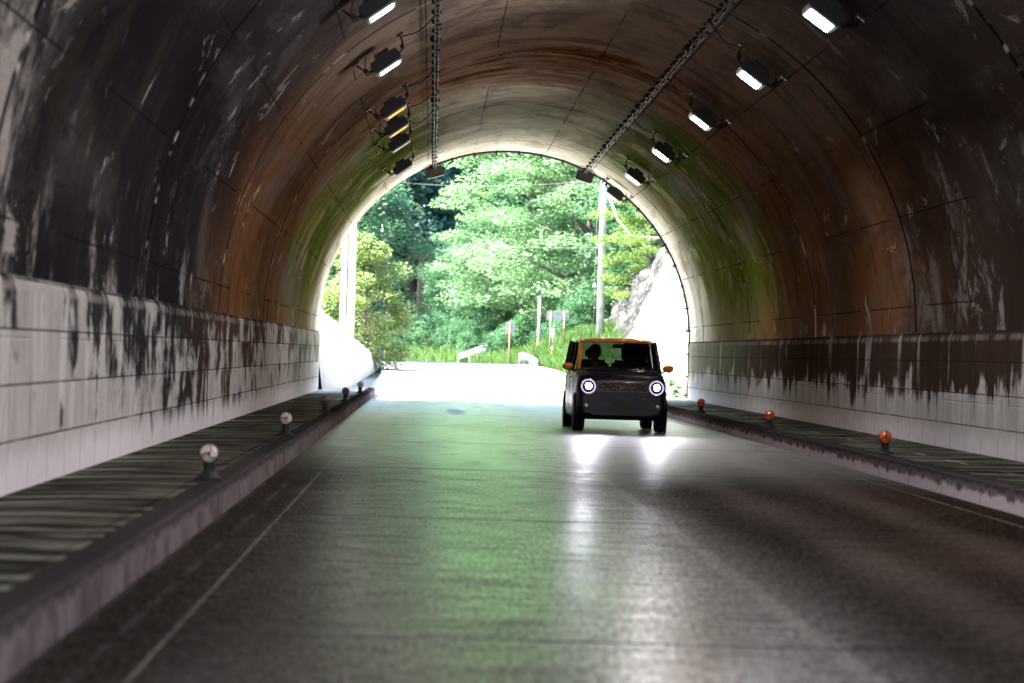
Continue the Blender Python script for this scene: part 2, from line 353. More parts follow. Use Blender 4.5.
def kerb_material():
    g = G('kerb_concrete'); X, Y, Z = g.X, g.Y, g.Z
    d = g.noise(g.vec(X, g.mul(Y, 2.6), g.mul(Z, 2.5)), 1.0, 6, .7); f = g.noise(g.P, 30, 4, .7)
    c = g.mix(g.ss(d, .35, .65), (.11, .09, .088), (.24, .20, .205))
    right = g.ss(X, 2, 3)
    lime = g.ss(g.add(g.mul(Z, -1.0), g.mul(g.sub(d, .5), .22)), -.12, -.08)
    c = g.mix(g.mul(g.mul(lime, right), .9), c, (.66, .58, .62))
    c = g.mix(g.mul(g.ss(g.add(Z, g.mul(g.sub(d, .5), .30)), .15, .19), .75), c, (.03, .025, .024))
    c = g.mix(g.mul(g.ss(Z, ZS-.02, ZS-.004), .85), c, (.03, .027, .026))
    j = g.line(Y, 2.0, .3, .02); c = g.mix(g.mul(j, .8), c, (.02, .018, .018))
    c = g.mix(g.mul(g.ss(f, .5, .75), .4), c, (.10, .09, .085))
    return g.bsdf(c, .8, 0.0, 0, g.bump(g.add(f, g.mul(j, -2)), .4, .015))
M_KERB = kerb_material()
M_BLACK = plain('black_paint', (.012, .012, .013), .45)
M_STEEL = plain('galvanised_steel', (.35, .36, .37), .42, .8)
M_RUBBER = plain('rubber', (.015, .015, .016), .7)

# ------------------------------------------------------------------ tunnel
tn = thing('road_tunnel', 'long sooty concrete road tunnel whose arch frames the green trees', 'tunnel')
def arch_profile(r, n=96):
    return [(XC + r*math.cos(math.pi*i/n), ZC + r*math.sin(math.pi*i/n)) for i in range(n+1)]
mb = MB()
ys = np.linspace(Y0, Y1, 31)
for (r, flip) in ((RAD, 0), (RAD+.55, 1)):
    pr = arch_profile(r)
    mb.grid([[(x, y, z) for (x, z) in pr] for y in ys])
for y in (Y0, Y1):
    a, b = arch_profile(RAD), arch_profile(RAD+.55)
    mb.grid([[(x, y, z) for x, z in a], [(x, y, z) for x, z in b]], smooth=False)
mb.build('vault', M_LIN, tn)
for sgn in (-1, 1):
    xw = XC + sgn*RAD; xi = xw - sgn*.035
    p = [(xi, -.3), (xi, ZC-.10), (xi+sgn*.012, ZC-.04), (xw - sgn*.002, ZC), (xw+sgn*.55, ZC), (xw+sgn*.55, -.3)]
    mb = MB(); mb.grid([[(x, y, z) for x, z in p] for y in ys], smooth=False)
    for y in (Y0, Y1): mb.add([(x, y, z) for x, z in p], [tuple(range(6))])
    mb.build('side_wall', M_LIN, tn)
# portal walls at both mouths
def portal(y, t, name='portal_wall', top=9.4):
    m = MB(); n = 48; r = RAD+.50
    hole = [(XC + r, -.4)] + [(XC + r*math.cos(math.pi*i/n), ZC + r*math.sin(math.pi*i/n)) for i in range(n+1)] + [(XC - r, -.4)]
    out = []
    for (x, z) in hole:
        dx, dz = x-XC, z-ZC
        if z <= ZC: out.append((XC + (11 if dx > 0 else -11), z)); continue
        k = min(11/max(abs(dx), 1e-6), (top-ZC)/max(dz, 1e-6)); out.append((XC+dx*k, ZC+dz*k))
    out_c = [list(o) for o in out]
    for i in range(1, len(out_c)-1):   # snap the nearest point to each upper corner
        pass
    for cx in (XC+11, XC-11):
        j = min(range(len(out_c)), key=lambda i: (out_c[i][0]-cx)**2 + (out_c[i][1]-top)**2); out_c[j] = [cx, top]
    for yy in (y, y+t):
        m.grid([[(x, yy, z) for x, z in hole], [(x, yy, z) for x, z in out_c]], smooth=False)
    m.grid([[(x, y, z) for x, z in out_c], [(x, y+t, z) for x, z in out_c]], smooth=False)
    m.grid([[(x, y, z) for x, z in hole], [(x, y+t, z) for x, z in hole]], smooth=False)
    return m.build(name, M_CONC, tn)
portal(Y1-.55, .5); portal(Y0+.05, .5)
# painted bay number on the right side wall (two dark worn figures)
def digits(text, size, loc, rot, mat, name, parent):
    cu = bpy.data.curves.new(name, 'FONT'); cu.body = text; cu.size = size; cu.extrude = .001; cu.align_x = 'CENTER'
    o = bpy.data.objects.new(name+'_tmp', cu); COL.objects.link(o)
    me = bpy.data.meshes.new_from_object(o.evaluated_get(bpy.context.evaluated_depsgraph_get()))
    bpy.data.objects.remove(o); me.materials.clear(); me.materials.append(mat)
    for v in me.vertices: v.co.x *= 5.0
    q = bpy.data.objects.new(name, me); COL.objects.link(q); q.location = loc; q.rotation_euler = rot
    if parent is not None: q.parent = parent
    return q
digits('26', .27, (XC+RAD-.014, 50.6, ZC+.07), (R_(90), 0, R_(-90)), plain('dark_paint', (.018, .01, .012), .7), 'painted_number', tn)

# ------------------------------------------------------------------ ground, roads, sidewalks
def zroad(y):
    if y < 78: return 0.0
    if y < 122: return .0182*(y-78)
    if y < 170: return .80 - .005*(y-122)
    return .56
def xroad(y): return 1.70 - (.0021*(y-100)**2 if y > 100 else 0.0)
def sstep(a, b, v):
    t = min(1, max(0, (v-a)/(b-a))); return t*t*(3-2*t)
def zground(x, y):
    n = .35*math.sin(x*.31+y*.17)+.25*math.sin(x*.73-y*.41)
    if Y0-.2 < y < Y1-.1:
        return 8.6 + .30*max(0, min(y-Y0, Y1-y)) - .05*abs(x-XC) + n
    if y <= Y0-.2:
        e = max(0, abs(x-XC)-13); return -.06 + min(e*.5, 9) 
    zr = zroad(y); xc = xroad(y)
    dr = x - (xc+3.3); dl = (xc-3.5) - x
    h = zr - .06
    if y < 128:
        if dr > 0:
            vg = sstep(98, 110, y)
            h += vg*min(dr*.62, 1.4)*sstep(0, .6, dr)
            Hs = 7.5 if y < 95 else max(0, 7.5-(y-95)*.20)
            if x > 6.9: h = max(h, zr + min((x-6.9)*2.2, Hs-.25) + .3*max(0, x-6.9-Hs/2.2))
    else:
        if dr > 0: h += min(dr*.30, 2.5) + .35*max(0, dr-6)
    if dl > 0:
        h += max(0, dl-1.0)*.75 if y < 125 else max(0, dl-3.)*.45
    if y > 160: h += .55*max(0, y-190)*sstep(0, 4, dr)
    return h + (n*.4 if (dr > 2.2 or dl > 3) else 0)
gx = sorted(set([-900, -400, -200, -120, -80, -60, -45, -35, -28, -24] + [round(-20+.5*i, 2) for i in range(81)] + [22, 25, 30, 38, 50, 70, 100, 160, 300, 500, 900]))
gy = sorted(set([-900, -400, -150, -80, -40, -20, -10, -5, 0, Y0-.21, Y0-.15] + [float(v) for v in range(8, 72, 4)] + [Y1-.12, Y1-.05] + [73.5+.75*i for i in range(100)] + [150+1.5*i for i in range(60)] + [245, 260, 290, 340, 420, 600, 1000, 1500]))
mb = MB()
def far_h(x, y):
    d = max(0, abs(x)-25, y-250 if y > 0 else -y-40); h = zground(max(-35, min(40, x)), max(-60, min(250, y)))
    return min(h, 60) + min(d*.25, 40)*(1 if d > 0 else 0)
mb.grid([[(x, y, far_h(x, y)) for y in gy] for x in gx], smooth=True)
def ground_mat():
    g = G('verge_soil'); n = g.noise(g.P, .8, 6, .7); f = g.noise(g.P, 9, 5, .7)
    c = g.mix(g.ss(n, .4, .6), (.06, .085, .022), (.035, .055, .016)); c = g.mix(g.mul(g.ss(f, .5, .7), .6), c, (.10, .12, .035))
    pav = g.mul(g.band(g.Y, 73, 97, 3), g.band(g.X, -4, 7.5, .4)); c = g.mix(g.mx(pav, g.mul(g.ss(g.Y, 3, 2), g.band(g.X, -11, 14, .4))), c, (.34, .33, .30))  # pale unseen apron behind the camera added to bounce light into the tunnel
    return g.bsdf(c, .95, .2, 0, g.bump(f, .8, .1))
keep = []
for f in mb.f:      # the hill is open where the bore passes through its two ends
    c = [mb.v[i] for i in f]; ym = sum(p[1] for p in c)/4; xm = sum(p[0] for p in c)/4; dz = max(p[2] for p in c) - min(p[2] for p in c)
    keep.append(not (abs(xm-XC) < 10.6 and dz > 5 and (abs(ym-Y1) < .4 or abs(ym-Y0) < .4)))
mb.f = [f for f, k in zip(mb.f, keep) if k]; mb.sm = [f for f, k in zip(mb.sm, keep) if k]
tag(mb.build('ground', ground_mat()), kind='structure')

# tunnel road slab
mb = MB(); mb.grid([[(x, y, 0.0) for y in np.linspace(-60, 78, 47)] for x in (KL-.02, 0, 2, 3.4, KR+.02)], smooth=False)
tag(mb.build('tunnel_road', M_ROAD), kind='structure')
# open road beyond the mouth
mb = MB(); yy = [78+1.0*i for i in range(140)]
mb.grid([[(xroad(y)+o, y, zroad(y)+.012) for o in (-3.4, -1.5, 0, 1.5, 3.35)] for y in yy], smooth=True)
mb.grid([[(x, y, .008) for x in (-3.6, KL, 1, KR, 7.0)] for y in (73.05, 78.0)], smooth=False)
g = G('sunlit_road'); n = g.noise(g.P, .9, 5); f = g.noise(g.P, 25, 4)
c = g.mix(g.ss(n, .35, .65), (.30, .30, .29), (.42, .41, .39)); c = g.mix(g.mul(g.ss(f, .5, .7), .4), c, (.22, .22, .21))
tag(mb.build('open_road', g.bsdf(c, .8, .3)), kind='structure')
# sidewalks with kerbs
for sgn in (-1, 1):
    k = KL if sgn < 0 else KR; wl = XC + sgn*(RAD-.03); ye = 78.5 if sgn < 0 else 92
    zw = .19 if sgn < 0 else ZS
    mb = MB(); mb.grid([[(x, y, z) for x, z in ((k+sgn*.16, ZS-.006), (k+sgn*.30, ZS-.012), (k+sgn*.7, ZS-.012), (wl, zw), (wl, -.1))] for y in np.linspace(-40, ye, 120)], smooth=False)
    mb.add([(k+sgn*.16, ye, ZS-.006), (wl, ye, zw), (wl, ye, -.1), (k+sgn*.16, ye, -.1)], [(0,1,2,3)])
    tag(mb.build('sidewalk', M_WALK), kind='structure')
    mb = MB(); p = [(k, -.05), (k+sgn*.008, ZS-.02), (k+sgn*.03, ZS), (k+sgn*.165, ZS), (k+sgn*.165, -.05)]
    mb.grid([[(x, y, z) for x, z in p] for y in np.linspace(-40, ye, 120)], smooth=False)
    mb.add([(x, ye, z) for x, z in p], [(0,1,2,3,4)])
    tag(mb.build('kerb', M_KERB), kind='structure')

# ------------------------------------------------------------------ lamps
M_LBODY = plain('lamp_housing_paint', (.018, .018, .02), .4)
E_WHITE = emit('lit_white_tube', (1, .92, .94), 40.0)
E_GREEN = emit('lit_cool_tube', (1, .93, .94), 38.0)
E_DIM = emit('lit_dim_tube', (1, .95, .97), 3.0)
E_ORANGE = emit('lit_sodium_tube', (1, .40, .08), .30)
E_WARM = emit('lit_warm_tube', (1, .74, .52), 8)
M_GLASS_OFF = plain('unlit_lamp_glass', (.30, .31, .30), .15)
def lamp(sgn, y, gm, label):
    L = .7 if sgn > 0 else .5
    th = R_(35.7); X = XC + sgn*(RAD-.26)*math.sin(th); Z = ZC + (RAD-.26)*math.cos(th)
    t = thing('tunnel_lamp', label, 'lamp', (X, y, Z), 0, 'lamps fixed along the tunnel ceiling')
    # local frame: u tangential, n inward
    Mx = Matrix(((math.cos(th)*sgn, 0, math.sin(th)*sgn), (0, 1, 0), (-math.sin(th), 0, math.cos(th))))   # columns: tangent (down the arc), y, outward
    mb = MB(); mb.bbox((0,0,0), (.42, L, .17), .015, Mx)
    mb.bbox(Mx @ Vector((0, -.12, .105)), (.22, .5, .06), .01, Mx); mb.build('housing', M_LBODY, t)
    mb = MB(); mb.bbox(Mx @ Vector((0, 0, -.083)), (.30, L-.05, .02), .006, Mx); mb.build('diffuser', gm, t)
    mb = MB()
    for a in (-1, 1): mb.bbox(Mx @ Vector((a*.175, 0, -.083)), (.03, L-.02, .03), .006, Mx)
    for a in (-1, 1): mb.bbox(Mx @ Vector((0, a*(L/2-.02), -.083)), (.36, .03, .028), .006, Mx)
    mb.build('diffuser_frame', M_STEEL, t)
    for a in (-1, 1):
        mb = MB()
        mb.tube([Mx @ Vector((a*.21, -.1, 0)), Mx @ Vector((a*.30, -.1, .02)), Mx @ Vector((a*.36, -.1, .18))], .014, 6)
        mb.box(Mx @ Vector((a*.36, -.1, .20)), (.10, .10, .03), Mx)
        mb.ell(Mx @ Vector((a*.30, -.1, .05)), (.035, .035, .035), 8, 6)
        mb.build('bracket', M_BLACK, t)
    mb = MB(); a = 1.0
    loop = [Mx @ Vector((a*(.20 + .13*math.sin(k*math.pi/10)), -.2-.01*k, -.02 + .20*k/10 - .08*math.sin(k*math.pi/10))) for k in range(11)]
    mb.tube(loop, .009, 6); mb.build('cable_loop', M_BLACK, t); mb = MB()
    # supply cable to the ceiling line
    tx = XC - sgn*0 + sgn*1.82; tz = ZC + math.sqrt(RAD**2-1.82**2) - .09
    p0 = Mx @ Vector((-.30, -.1, .12)); p1 = Vector((tx - X, -.6, tz - Z)); mid = (p0+p1)/2 + Vector((0, 0, -.02))
    up = (Vector((XC, 0, ZC)) - Vector(((X + mid.x), 0, Z + mid.z))).normalized()
    pts = []
    for k in range(13):
        f = k/12; p = p0.lerp(p1, f); r = Vector((X+p.x-XC, 0, Z+p.z-ZC)); rr = RAD - .05 - .16*math.sin(f*math.pi)*.6
        r = r.normalized()*rr; pts.append(Vector((XC + r.x - X, p.y, ZC + r.z - Z)))
    mb.tube(pts, .010, 6); mb.build('cable', M_BLACK, t)
    return t
E = {'w': E_WHITE, 'g': E_GREEN, 'o': E_ORANGE, 'a': E_WARM, 'x': M_GLASS_OFF, 'd': E_DIM}
for y, k, lb in ((33.3, 'g', 'white lit lamp at the very top edge on the right side of the ceiling'),
                 (40.6, 'g', 'large white lit lamp right of the right cable line, nearest whole one'),
                 (48.2, 'a', 'warm white lit lamp beside the rust stain on the right vault'),
                 (56.4, 'g', 'small white lit lamp on the pale vault, fourth along the right row'),
                 (64.3, 'd', 'smaller white lamp nearest the far mouth in the right row'),
                 (71.6, 'x', 'dark unlit lamp on the rim of the far mouth at the right')):
    lamp(1, y, E[k], lb)
for y in (25.4, 17.5, 9.6):          # unseen lamps added out of frame to light walls and reflectors, at the row spacing
    nth = 'third' if y > 20 else 'second' if y > 12 else 'first'
    lamp(1, y, E['w'], 'added unseen white lamp, %s from the near end of the right ceiling row' % nth)
    lamp(-1, y, E['w'], 'added unseen white lamp, %s from the near end of the left ceiling row' % nth)
for y, k, lb in ((34.0, 'd', 'white lamp cut by the top edge on the left side of the ceiling'),
                 (40.6, 'd', 'dark boxed lamp with a white strip, left of the left cable line'),
                 (48.2, 'o', 'orange glowing lamp, upper one of the close pair on the left vault'),
                 (52.2, 'o', 'orange glowing lamp, lower one of the close pair on the left vault'),
                 (56.2, 'x', 'dim lamp just beneath the two orange glowing lamps'),
                 (63.6, 'x', 'small black unlit lamp alone on the pale vault left of the far mouth')):
    lamp(-1, y, E[k], lb)

# ------------------------------------------------------------------ cable lines with hangers under the ceiling
for sgn, lb in ((-1, 'black cable line on clips running straight up the image over the left lane'), (1, 'black cable line on clips slanting over the right lane')):
    X = XC + sgn*1.82; Z = ZC + math.sqrt(RAD**2-1.82**2)
    t = thing('cable_line', lb, 'cable', (X, 20, Z), 0, 'cable lines under the vault')
    mb = MB()
    ylist = [28 + 1.15*i for i in range(40)]
    for off, dz in ((-.026, -.10), (.030, -.11)):
        pts = []
        for i in range(len(ylist)*4):
            y = 28 + 45.2*i/(len(ylist)*4-1); ph = ((y-28)/1.15) % 1
            pts.append((off, y-20, dz - .045*math.sin(math.pi*ph)))
        mb = MB(); mb.tube(pts, .008, 6); mb.build('cable', M_BLACK, t)
    for i, y in enumerate(ylist):
        big = .055 if i % 9 == 4 else .036
        m = MB(); m.box((0, 0, -.01), (.05, .05, .05)); m.tube([(0,0,-.02), (0,0,-.09)], .010, 6)
        m.lathe([(big*.4, -.03), (big, -.02), (big, .02), (big*.4, .03)], (-.042, 0, -.10), 10, 'y'); m.lathe([(big*.3, -.03), (big*.65, -.02), (big*.65, .02), (big*.3, .03)], (.04, 0, -.075-.03*(i%3)), 10, 'y')
        m.box((0, 0, -.095), (.07, .03, .03))
        m.build('hanger', M_BLACK, t, (0, y-20, 0))
    t2 = thing('junction_box', ('dark junction box at the far end of the left cable line' if sgn < 0 else 'dark junction box at the far end of the right cable line'), 'junction box', (X, 72.75, Z-.22))
    MR = Matrix.Rotation(R_(-22 if sgn < 0 else 22), 3, 'Y').to_3x3() if False else Matrix.Rotation(R_(sgn*16), 3, 'Y')
    MB().bbox((0,0,0), (.42, .25, .24), .02, MR).build('case', M_BLACK, t2)
    MB().bbox(MR @ Vector((0, -.135, 0)), (.36, .02, .18), .006, MR).build('cover', plain('box_cover', (.03,.03,.028), .5), t2)
    for bx in (-.12, .12): m = MB(); m.tube([(bx, 0, .10), (bx, 0, .24)], .015, 6); m.build('bracket', M_BLACK, t2)

# conduit following the rim of the far mouth
t = thing('rim_conduit', 'thin dark conduit clipped round the rim of the far mouth', 'conduit', (XC, 72.9, ZC))
rr = RAD-.035
m = MB(); m.tube([(rr*math.cos(a), 0, rr*math.sin(a)) for a in np.linspace(0, math.pi*.66, 60)] [::-1] + [(rr, 0, -.4), (rr, 0, -1.38)], .028, 8); m.build('pipe', M_BLACK, t)
for a in np.linspace(.06, math.pi*.64, 17):
    m = MB(); M3 = Matrix.Rotation(-a, 3, 'Y')
    m.box(M3 @ Vector((rr-.01, 0, 0)), (.14, .06, .045), M3); m.build('clip', M_BLACK, t)
for z in (-.3, -.85, -1.3):
    m = MB(); m.box((rr-.01, 0, z), (.14, .06, .045)); m.build('clip', M_BLACK, t)

# ------------------------------------------------------------------ self-cleaning reflectors on the kerbs
def refl_mat(name, c, c2):
    g = G(name); v = g.n.new('ShaderNodeTexVoronoi'); v.inputs['Scale'].default_value = 60; g.l.new(g.P, v.inputs[0])
    cc = g.mix(g.ss(v.outputs['Distance'], .2, .6), c, c2)
    m = g.bsdf(cc, .25, .6, 0, None, .5); return m
M_RW = refl_mat('white_reflector', (.92, .86, .80), (.85, .62, .58)); M_RO = refl_mat('orange_reflector', (.95, .30, .03), (.85, .10, .01))
M_RD = refl_mat('dusty_reflector', (.10, .07, .07), (.24, .15, .14))
def reflector(x, y, mat, lb, rot):
    t = thing('kerb_reflector', lb, 'reflector', (x, y, ZS), 0, 'round reflectors standing on the kerbs')
    MB().lathe([(.10, 0), (.10, .012), (.06, .03), (.042, .06), (.040, .115), (.05, .125)], (0,0,0), 20).build('base', M_RUBBER, t)
    MB().lathe([(.066, -.020), (.071, -.018), (.072, .018), (.062, .022)], (0, 0, .190), 28, 'y').build('rim', M_BLACK, t)
    MB().lathe([(.0001, -.040), (.030, -.036), (.055, -.028), (.067, -.018), (.067, 0)], (0, 0, .190), 28, 'y').build('lens', mat, t)
    m = MB()
    for k in range(3):
        a = rot + k*2*math.pi/3
        pts = []
        for i in range(7):
            r = .066*i/6; b = a + .9*i/6
            pts.append((r*math.cos(b), -.046 + .012*(i/6)**2, .190 + r*math.sin(b)))
        m.tube(pts, .0045, 6)
    m.ell((0, -.044, .190), (.013, .010, .013), 8, 6); m.build('wiper', M_BLACK, t)
    return t
lw = ['white round reflector on the left kerb, nearest and largest', 'white round reflector on the left kerb, second from the front',
      'dull dark reflector on the left kerb, third of five', 'dull dark reflector on the left kerb, fourth of five', 'tiny white reflector at the far end of the left kerb']
KS = F*(abs(KL)+.20)
for dx, lb, m in zip((219, 143.5, 105, 85, 70.5), lw, (M_RW, M_RW, M_RD, M_RD, M_RW)):
    reflector(KL-.14, F*1.60/dx*1.0, m, lb, random.random()*2)
ro = ['orange round reflector on the right kerb, nearest one before the white wall foot', 'orange round reflector on the right kerb, middle of the three', 'small orange reflector on the right kerb close behind the car']
for dx, lb in zip((457, 340, 271), ro): reflector(KR+.14, F*5.0/dx, M_RO, lb, random.random()*2)

# ------------------------------------------------------------------ car (faces the camera)
def build_car():
    t = thing('small_car', 'small boxy dark car with copper orange roof and mirrors, headlights on', 'car', (3.08, 48.2, 0), R_(1.2))
    paint = plain('dark_navy_paint', (.007, .007, .020), .30, .0, .35, .1, 3, .1)
    cop = plain('copper_paint', (.78, .25, .03), .35, .1, .5, .1, 3, .6)
    blk = M_BLACK
    chrome = plain('chrome_trim', (.5, .5, .52), .15, 1.0)
    HW = .7375
    # lower body: stations (y, half width, z low, z belt)
    st = [(.00, .62, .30, .62), (.02, .665, .24, .80), (.06, .695, .21, .88), (.14, .715, .20, .925), (.30, .7275, .19, .955), (.60, .7325, .19, .985), (.85, HW, .19, 1.0),
          (1.5, HW, .19, 1.0), (2.4, HW, .19, 1.0), (3.0, .735, .20, 1.0), (3.25, .72, .22, .99), (3.36, .69, .25, .96), (3.395, .66, .30, .90)]
    P = []
    for (y, hw, z0, z1) in st:
        row = []
        zs = [z0, z0+.02, z0+.08, .42, .60, .75, z1-.10, z1-.035, z1]
        ins = [.06, .02, 0, -.006, -.004, .004, .022, .05, .11]
        half = [(hw-i, z) for i, z in zip(ins, zs)]
        top = [(hw*.55, z1+.018), (0, z1+.025)]
        right = half + top
        loop = [(0, z0)] + right
        full = loop + [(-a, b) for a, b in reversed(loop[1:-1])]
        P.append([(a, y, b) for a, b in full] + [(full[0][0], y, full[0][1])])
    m = MB(); m.grid(P); n = len(P[0])-1
    m.add(P[0][:-1], [list(range(n))]); m.add(P[-1][:-1], [list(range(n))])
    body = m.build('body', paint, t)
    # wheel arches + wheels
    for wy in (.48, 2.94):
        for sg in (-1, 1):
            arch = MB()
            arch.lathe([(.325, 0), (.325, .016), (.285, .016), (.285, 0)], (sg*(HW-.004 if sg > 0 else HW+.010), wy, .285), 32, 'x'); 
            arch.build('wheel_arch', blk, t)
            wl = bpy.data.objects.new('wheel', None)
            m = MB(); r = .283
            m.lathe([(.19, -.08), (r-.025, -.083), (r-.004, -.066), (r, -.03), (r, .03), (r-.004, .066), (r-.025, .083), (.19, .08)], (0,0,0), 36, 'x')
            ty = m.build('wheel', M_RUBBER, t, (sg*(HW-.078), wy, r))
            m = MB(); m.lathe([(.19, -.07), (.185, .05), (.175, .075), (.165, .075), (.16, .045), (.05, .035), (.045, .065), (.0001, .07)], (0,0,0), 28, 'x', Matrix.Diagonal((sg, 1, 1)))
            for k in range(6):
                a = k*math.pi/3; M3 = Matrix.Rotation(a, 3, 'X')
                m.bbox(M3 @ Vector((sg*.055, 0, .10)), (.03, .045, .14), .008, M3)
            rim = m.build('rim', M_STEEL, ty)
    # greenhouse
    za, zb = .985, 1.455
    fb, ft, rb, rt = .82, 1.10, 3.30, 3.16      # y of glass foot/top front and rear
    def corner(y, z, sg, hw): return Vector((sg*hw, y, z))
    hb, ht = .665, .605
    for sg in (-1, 1):
        m = MB(); m.tube([(sg*hb, fb-.02, za-.01), (sg*(hb+ht)/2, (fb+ft)/2, (za+zb)/2), (sg*ht, ft, zb)], [.040, .036, .034], 10)
        m.build('front_pillar', cop if sg < 0 else paint, t)  # light put into the colour: lit pillar copper, the other dark
        for (ya, yb2, rr) in ((1.72, 1.74, .035), (2.62, 2.62, .04), (rb-.05, rt-.02, .055)):
            m = MB(); m.tube([(sg*(hb+.03), ya, za-.01), (sg*(ht+.012), yb2, zb)], [rr, rr*.85], 10); m.build('pillar', paint, t)
        m = MB(); m.add([(sg*(hb+.035), fb+.05, za), (sg*(hb+.035), 3.22, za), (sg*(ht+.015), rt-.05, zb), (sg*(ht+.015), ft+.05, zb)], [(0,1,2,3)])
        m.add([(sg*(hb+.029), fb+.05, za), (sg*(hb+.029), 3.22, za), (sg*(ht+.009), rt-.05, zb), (sg*(ht+.009), ft+.05, zb)], [(0,1,2,3)])
        m.build('side_window', glass('side_glass', (.35, .38, .38), .10), t)
        # door lines and handle
        m = MB()
        for yy in (.93, 1.74, 2.62): m.box((sg*(HW+.001), yy, .66), (.006, .012, .60))
        m.box((sg*(HW+.002), 1.78, .33), (.006, 1.7, .012)); m.build('door_gap', blk, t)
        for yy in (1.58, 2.45):
            m = MB(); m.bbox((sg*(HW+.018), yy, .86), (.03, .17, .03), .01); m.build('door_handle', cop if False else paint, t)
        # mirrors
        m = MB(); m.ell((sg*.825, .98, 1.035), (.095, .055, .062), 20, 12); mir = m.build('mirror', cop, t)
        m = MB(); m.tube([(sg*.68, 1.0, .965), (sg*.73, .99, .965), (sg*.77, .98, 1.0)], [.022, .018, .018], 8); m.build('mirror_arm', blk, mir)
        m = MB(); m.ell((sg*.825, 1.022, 1.035), (.075, .015, .046), 16, 8); m.build('mirror_glass', chrome, mir)
    gl = glass('windscreen_glass', (.62, .65, .66), .04)
    def pane(name, yb_, yt_, mat):
        m = MB(); rows = []
        for i in range(7):
            f = i/6; rows.append([((-1+2*j/8)*(hb*(1-f)+ht*f), yb_+(yt_-yb_)*f + (.05 if yb_ < 2 else -.05)*((-1+2*j/8)**2), za+(zb-za)*f) for j in range(9)])
        m.grid(rows); m.grid([[(x, y+.006, z) for x, y, z in r] for r in rows]); return m.build(name, mat, t)
    ws = pane('windscreen', fb-.03, ft-.02, gl)
    rw = pane('rear_window', rb, rt, gl)
    # headers and roof
    rows = []
    for i in range(15):
        f = i/14; y = ft-.06 + (rt-ft+.13)*f; e = 1-abs(2*f-1)**4; z1 = 1.500 + .03*e
        ww = ht+.035 - .03*abs(2*f-1)**6
        rows.append([(a*ww, y, z1 - .055*abs(a)**3.5 - (0 if abs(a) < 1 else .03)) for a in np.linspace(-1, 1, 15)])
    m = MB(); m.grid(rows); low = [[(x, y, zb-.015) for x, y, z in r] for r in rows]; m.grid(low)
    m.grid([rows[0], low[0]]); m.grid([rows[-1], low[-1]]); m.grid([[r[0] for r in rows], [r[0] for r in low]]); m.grid([[r[-1] for r in rows], [r[-1] for r in low]])
    m.build('roof', cop, t)
    m = MB(); m.tube([(-.3, 3.0, 1.51), (-.3, 3.2, 1.66)], .006, 6); m.build('aerial', blk, t)
    # cowl, wipers, dashboard
    m = MB(); m.bbox((0, .80, .995), (1.28, .14, .035), .01); m.build('cowl', blk, t)
    for x0 in (-.45, .08):
        m = MB(); m.tube([(x0, .77, 1.01), (x0+.42, .83, 1.055)], .010, 6); m.build('wiper', blk, t)
    m = MB(); m.bbox((0, 1.05, .97), (1.24, .40, .14), .04); m.build('dashboard', plain('dash_plastic', (.02,.02,.02), .6), t)
    m = MB(); M3 = Matrix.Rotation(R_(-65), 3, 'X')
    m.tube([Vector((-.34, 1.30, .98)) + M3 @ Vector((.175*math.cos(a), .175*math.sin(a), 0)) for a in np.linspace(0, 2*math.pi, 25)], .014, 8, False)
    m.tube([(-.34-.17, 1.30, .98), (-.34+.17, 1.30, .98)], .012, 6); m.build('steering_wheel', blk, t)
    m = MB(); m.bbox((0.02, 1.16, 1.385), (.23, .03, .065), .012); m.tube([(0.02, 1.15, 1.40), (0.02, 1.13, 1.46)], .010, 6); m.build('rear_view_mirror', blk, t)
    seat = plain('seat_fabric', (.02, .02, .022), .9)
    for sx, yy in ((-.34, 1.62), (.34, 1.60), (-.30, 2.62), (.30, 2.62)):
        m = MB(); m.bbox((sx, yy, .50), (.50, .50, .16), .05)
        Mr = Matrix.Rotation(R_(-12), 3, 'X'); m.bbox((sx, yy+.27, .83), (.50, .14, .66), .05, Mr)
        hz = 1.30 if yy < 2 else 1.15
        if yy > 2: hz = 1.08
        if sx > 0 and yy < 2: hz = 1.34
        s_ = m.build('seat', seat, t)
        m = MB(); m.bbox((sx, yy+.37, hz-.04), (.27, .10, .18) if yy > 2 or sx < 0 else (.42, .12, .34), .04, Mr); m.tube([(sx-.06, yy+.35, 1.08), (sx-.06, yy+.37, hz-.06)], .008, 6); m.tube([(sx+.06, yy+.35, 1.08), (sx+.06, yy+.37, hz-.06)], .008, 6); m.build('headrest', seat, s_)
    m = MB(); m.bbox((.33, 1.12, 1.08), (.10, .06, .12), .015); m.build('dash_display', blk, t)
    # front end
    gr = G('grille_mesh'); ck = gr.n.new('ShaderNodeTexVoronoi'); ck.inputs['Scale'].default_value = 32; gr.l.new(gr.P, ck.inputs[0])
    gm = gr.bsdf(gr.mix(gr.ss(ck.outputs['Distance'], .35, .2), (.01, .01, .01), (.40, .16, .07)), .3, .5, .6)
    m = MB(); m.bbox((0, .008, .725), (.80, .03, .12), .03); m.build('grille', gm, t)
    m = MB(); m.bbox((0, -.004, .795), (.84, .022, .012), .004); m.bbox((0, -.004, .655), (.84, .022, .012), .004); m.build('grille_trim', plain('dull_copper_trim', (.16, .06, .02), .5), t)
    m = MB(); m.bbox((0, .012, .43), (1.22, .06, .26), .03); m.bbox((0, -.012, .30), (1.0, .04, .06), .02); m.build('bumper', paint, t)
    m = MB(); m.bbox((0, -.024, .44), (.80, .02, .10), .01); m.build('lower_grille', M_BLACK, t)
    m = MB(); m.bbox((0.02, -.045, .43), (.33, .012, .165), .004); pl_ = m.build('number_plate', plain('dim_plate', (.035, .028, .012), .6), t)  # the plate's shadow is put into its dark colour
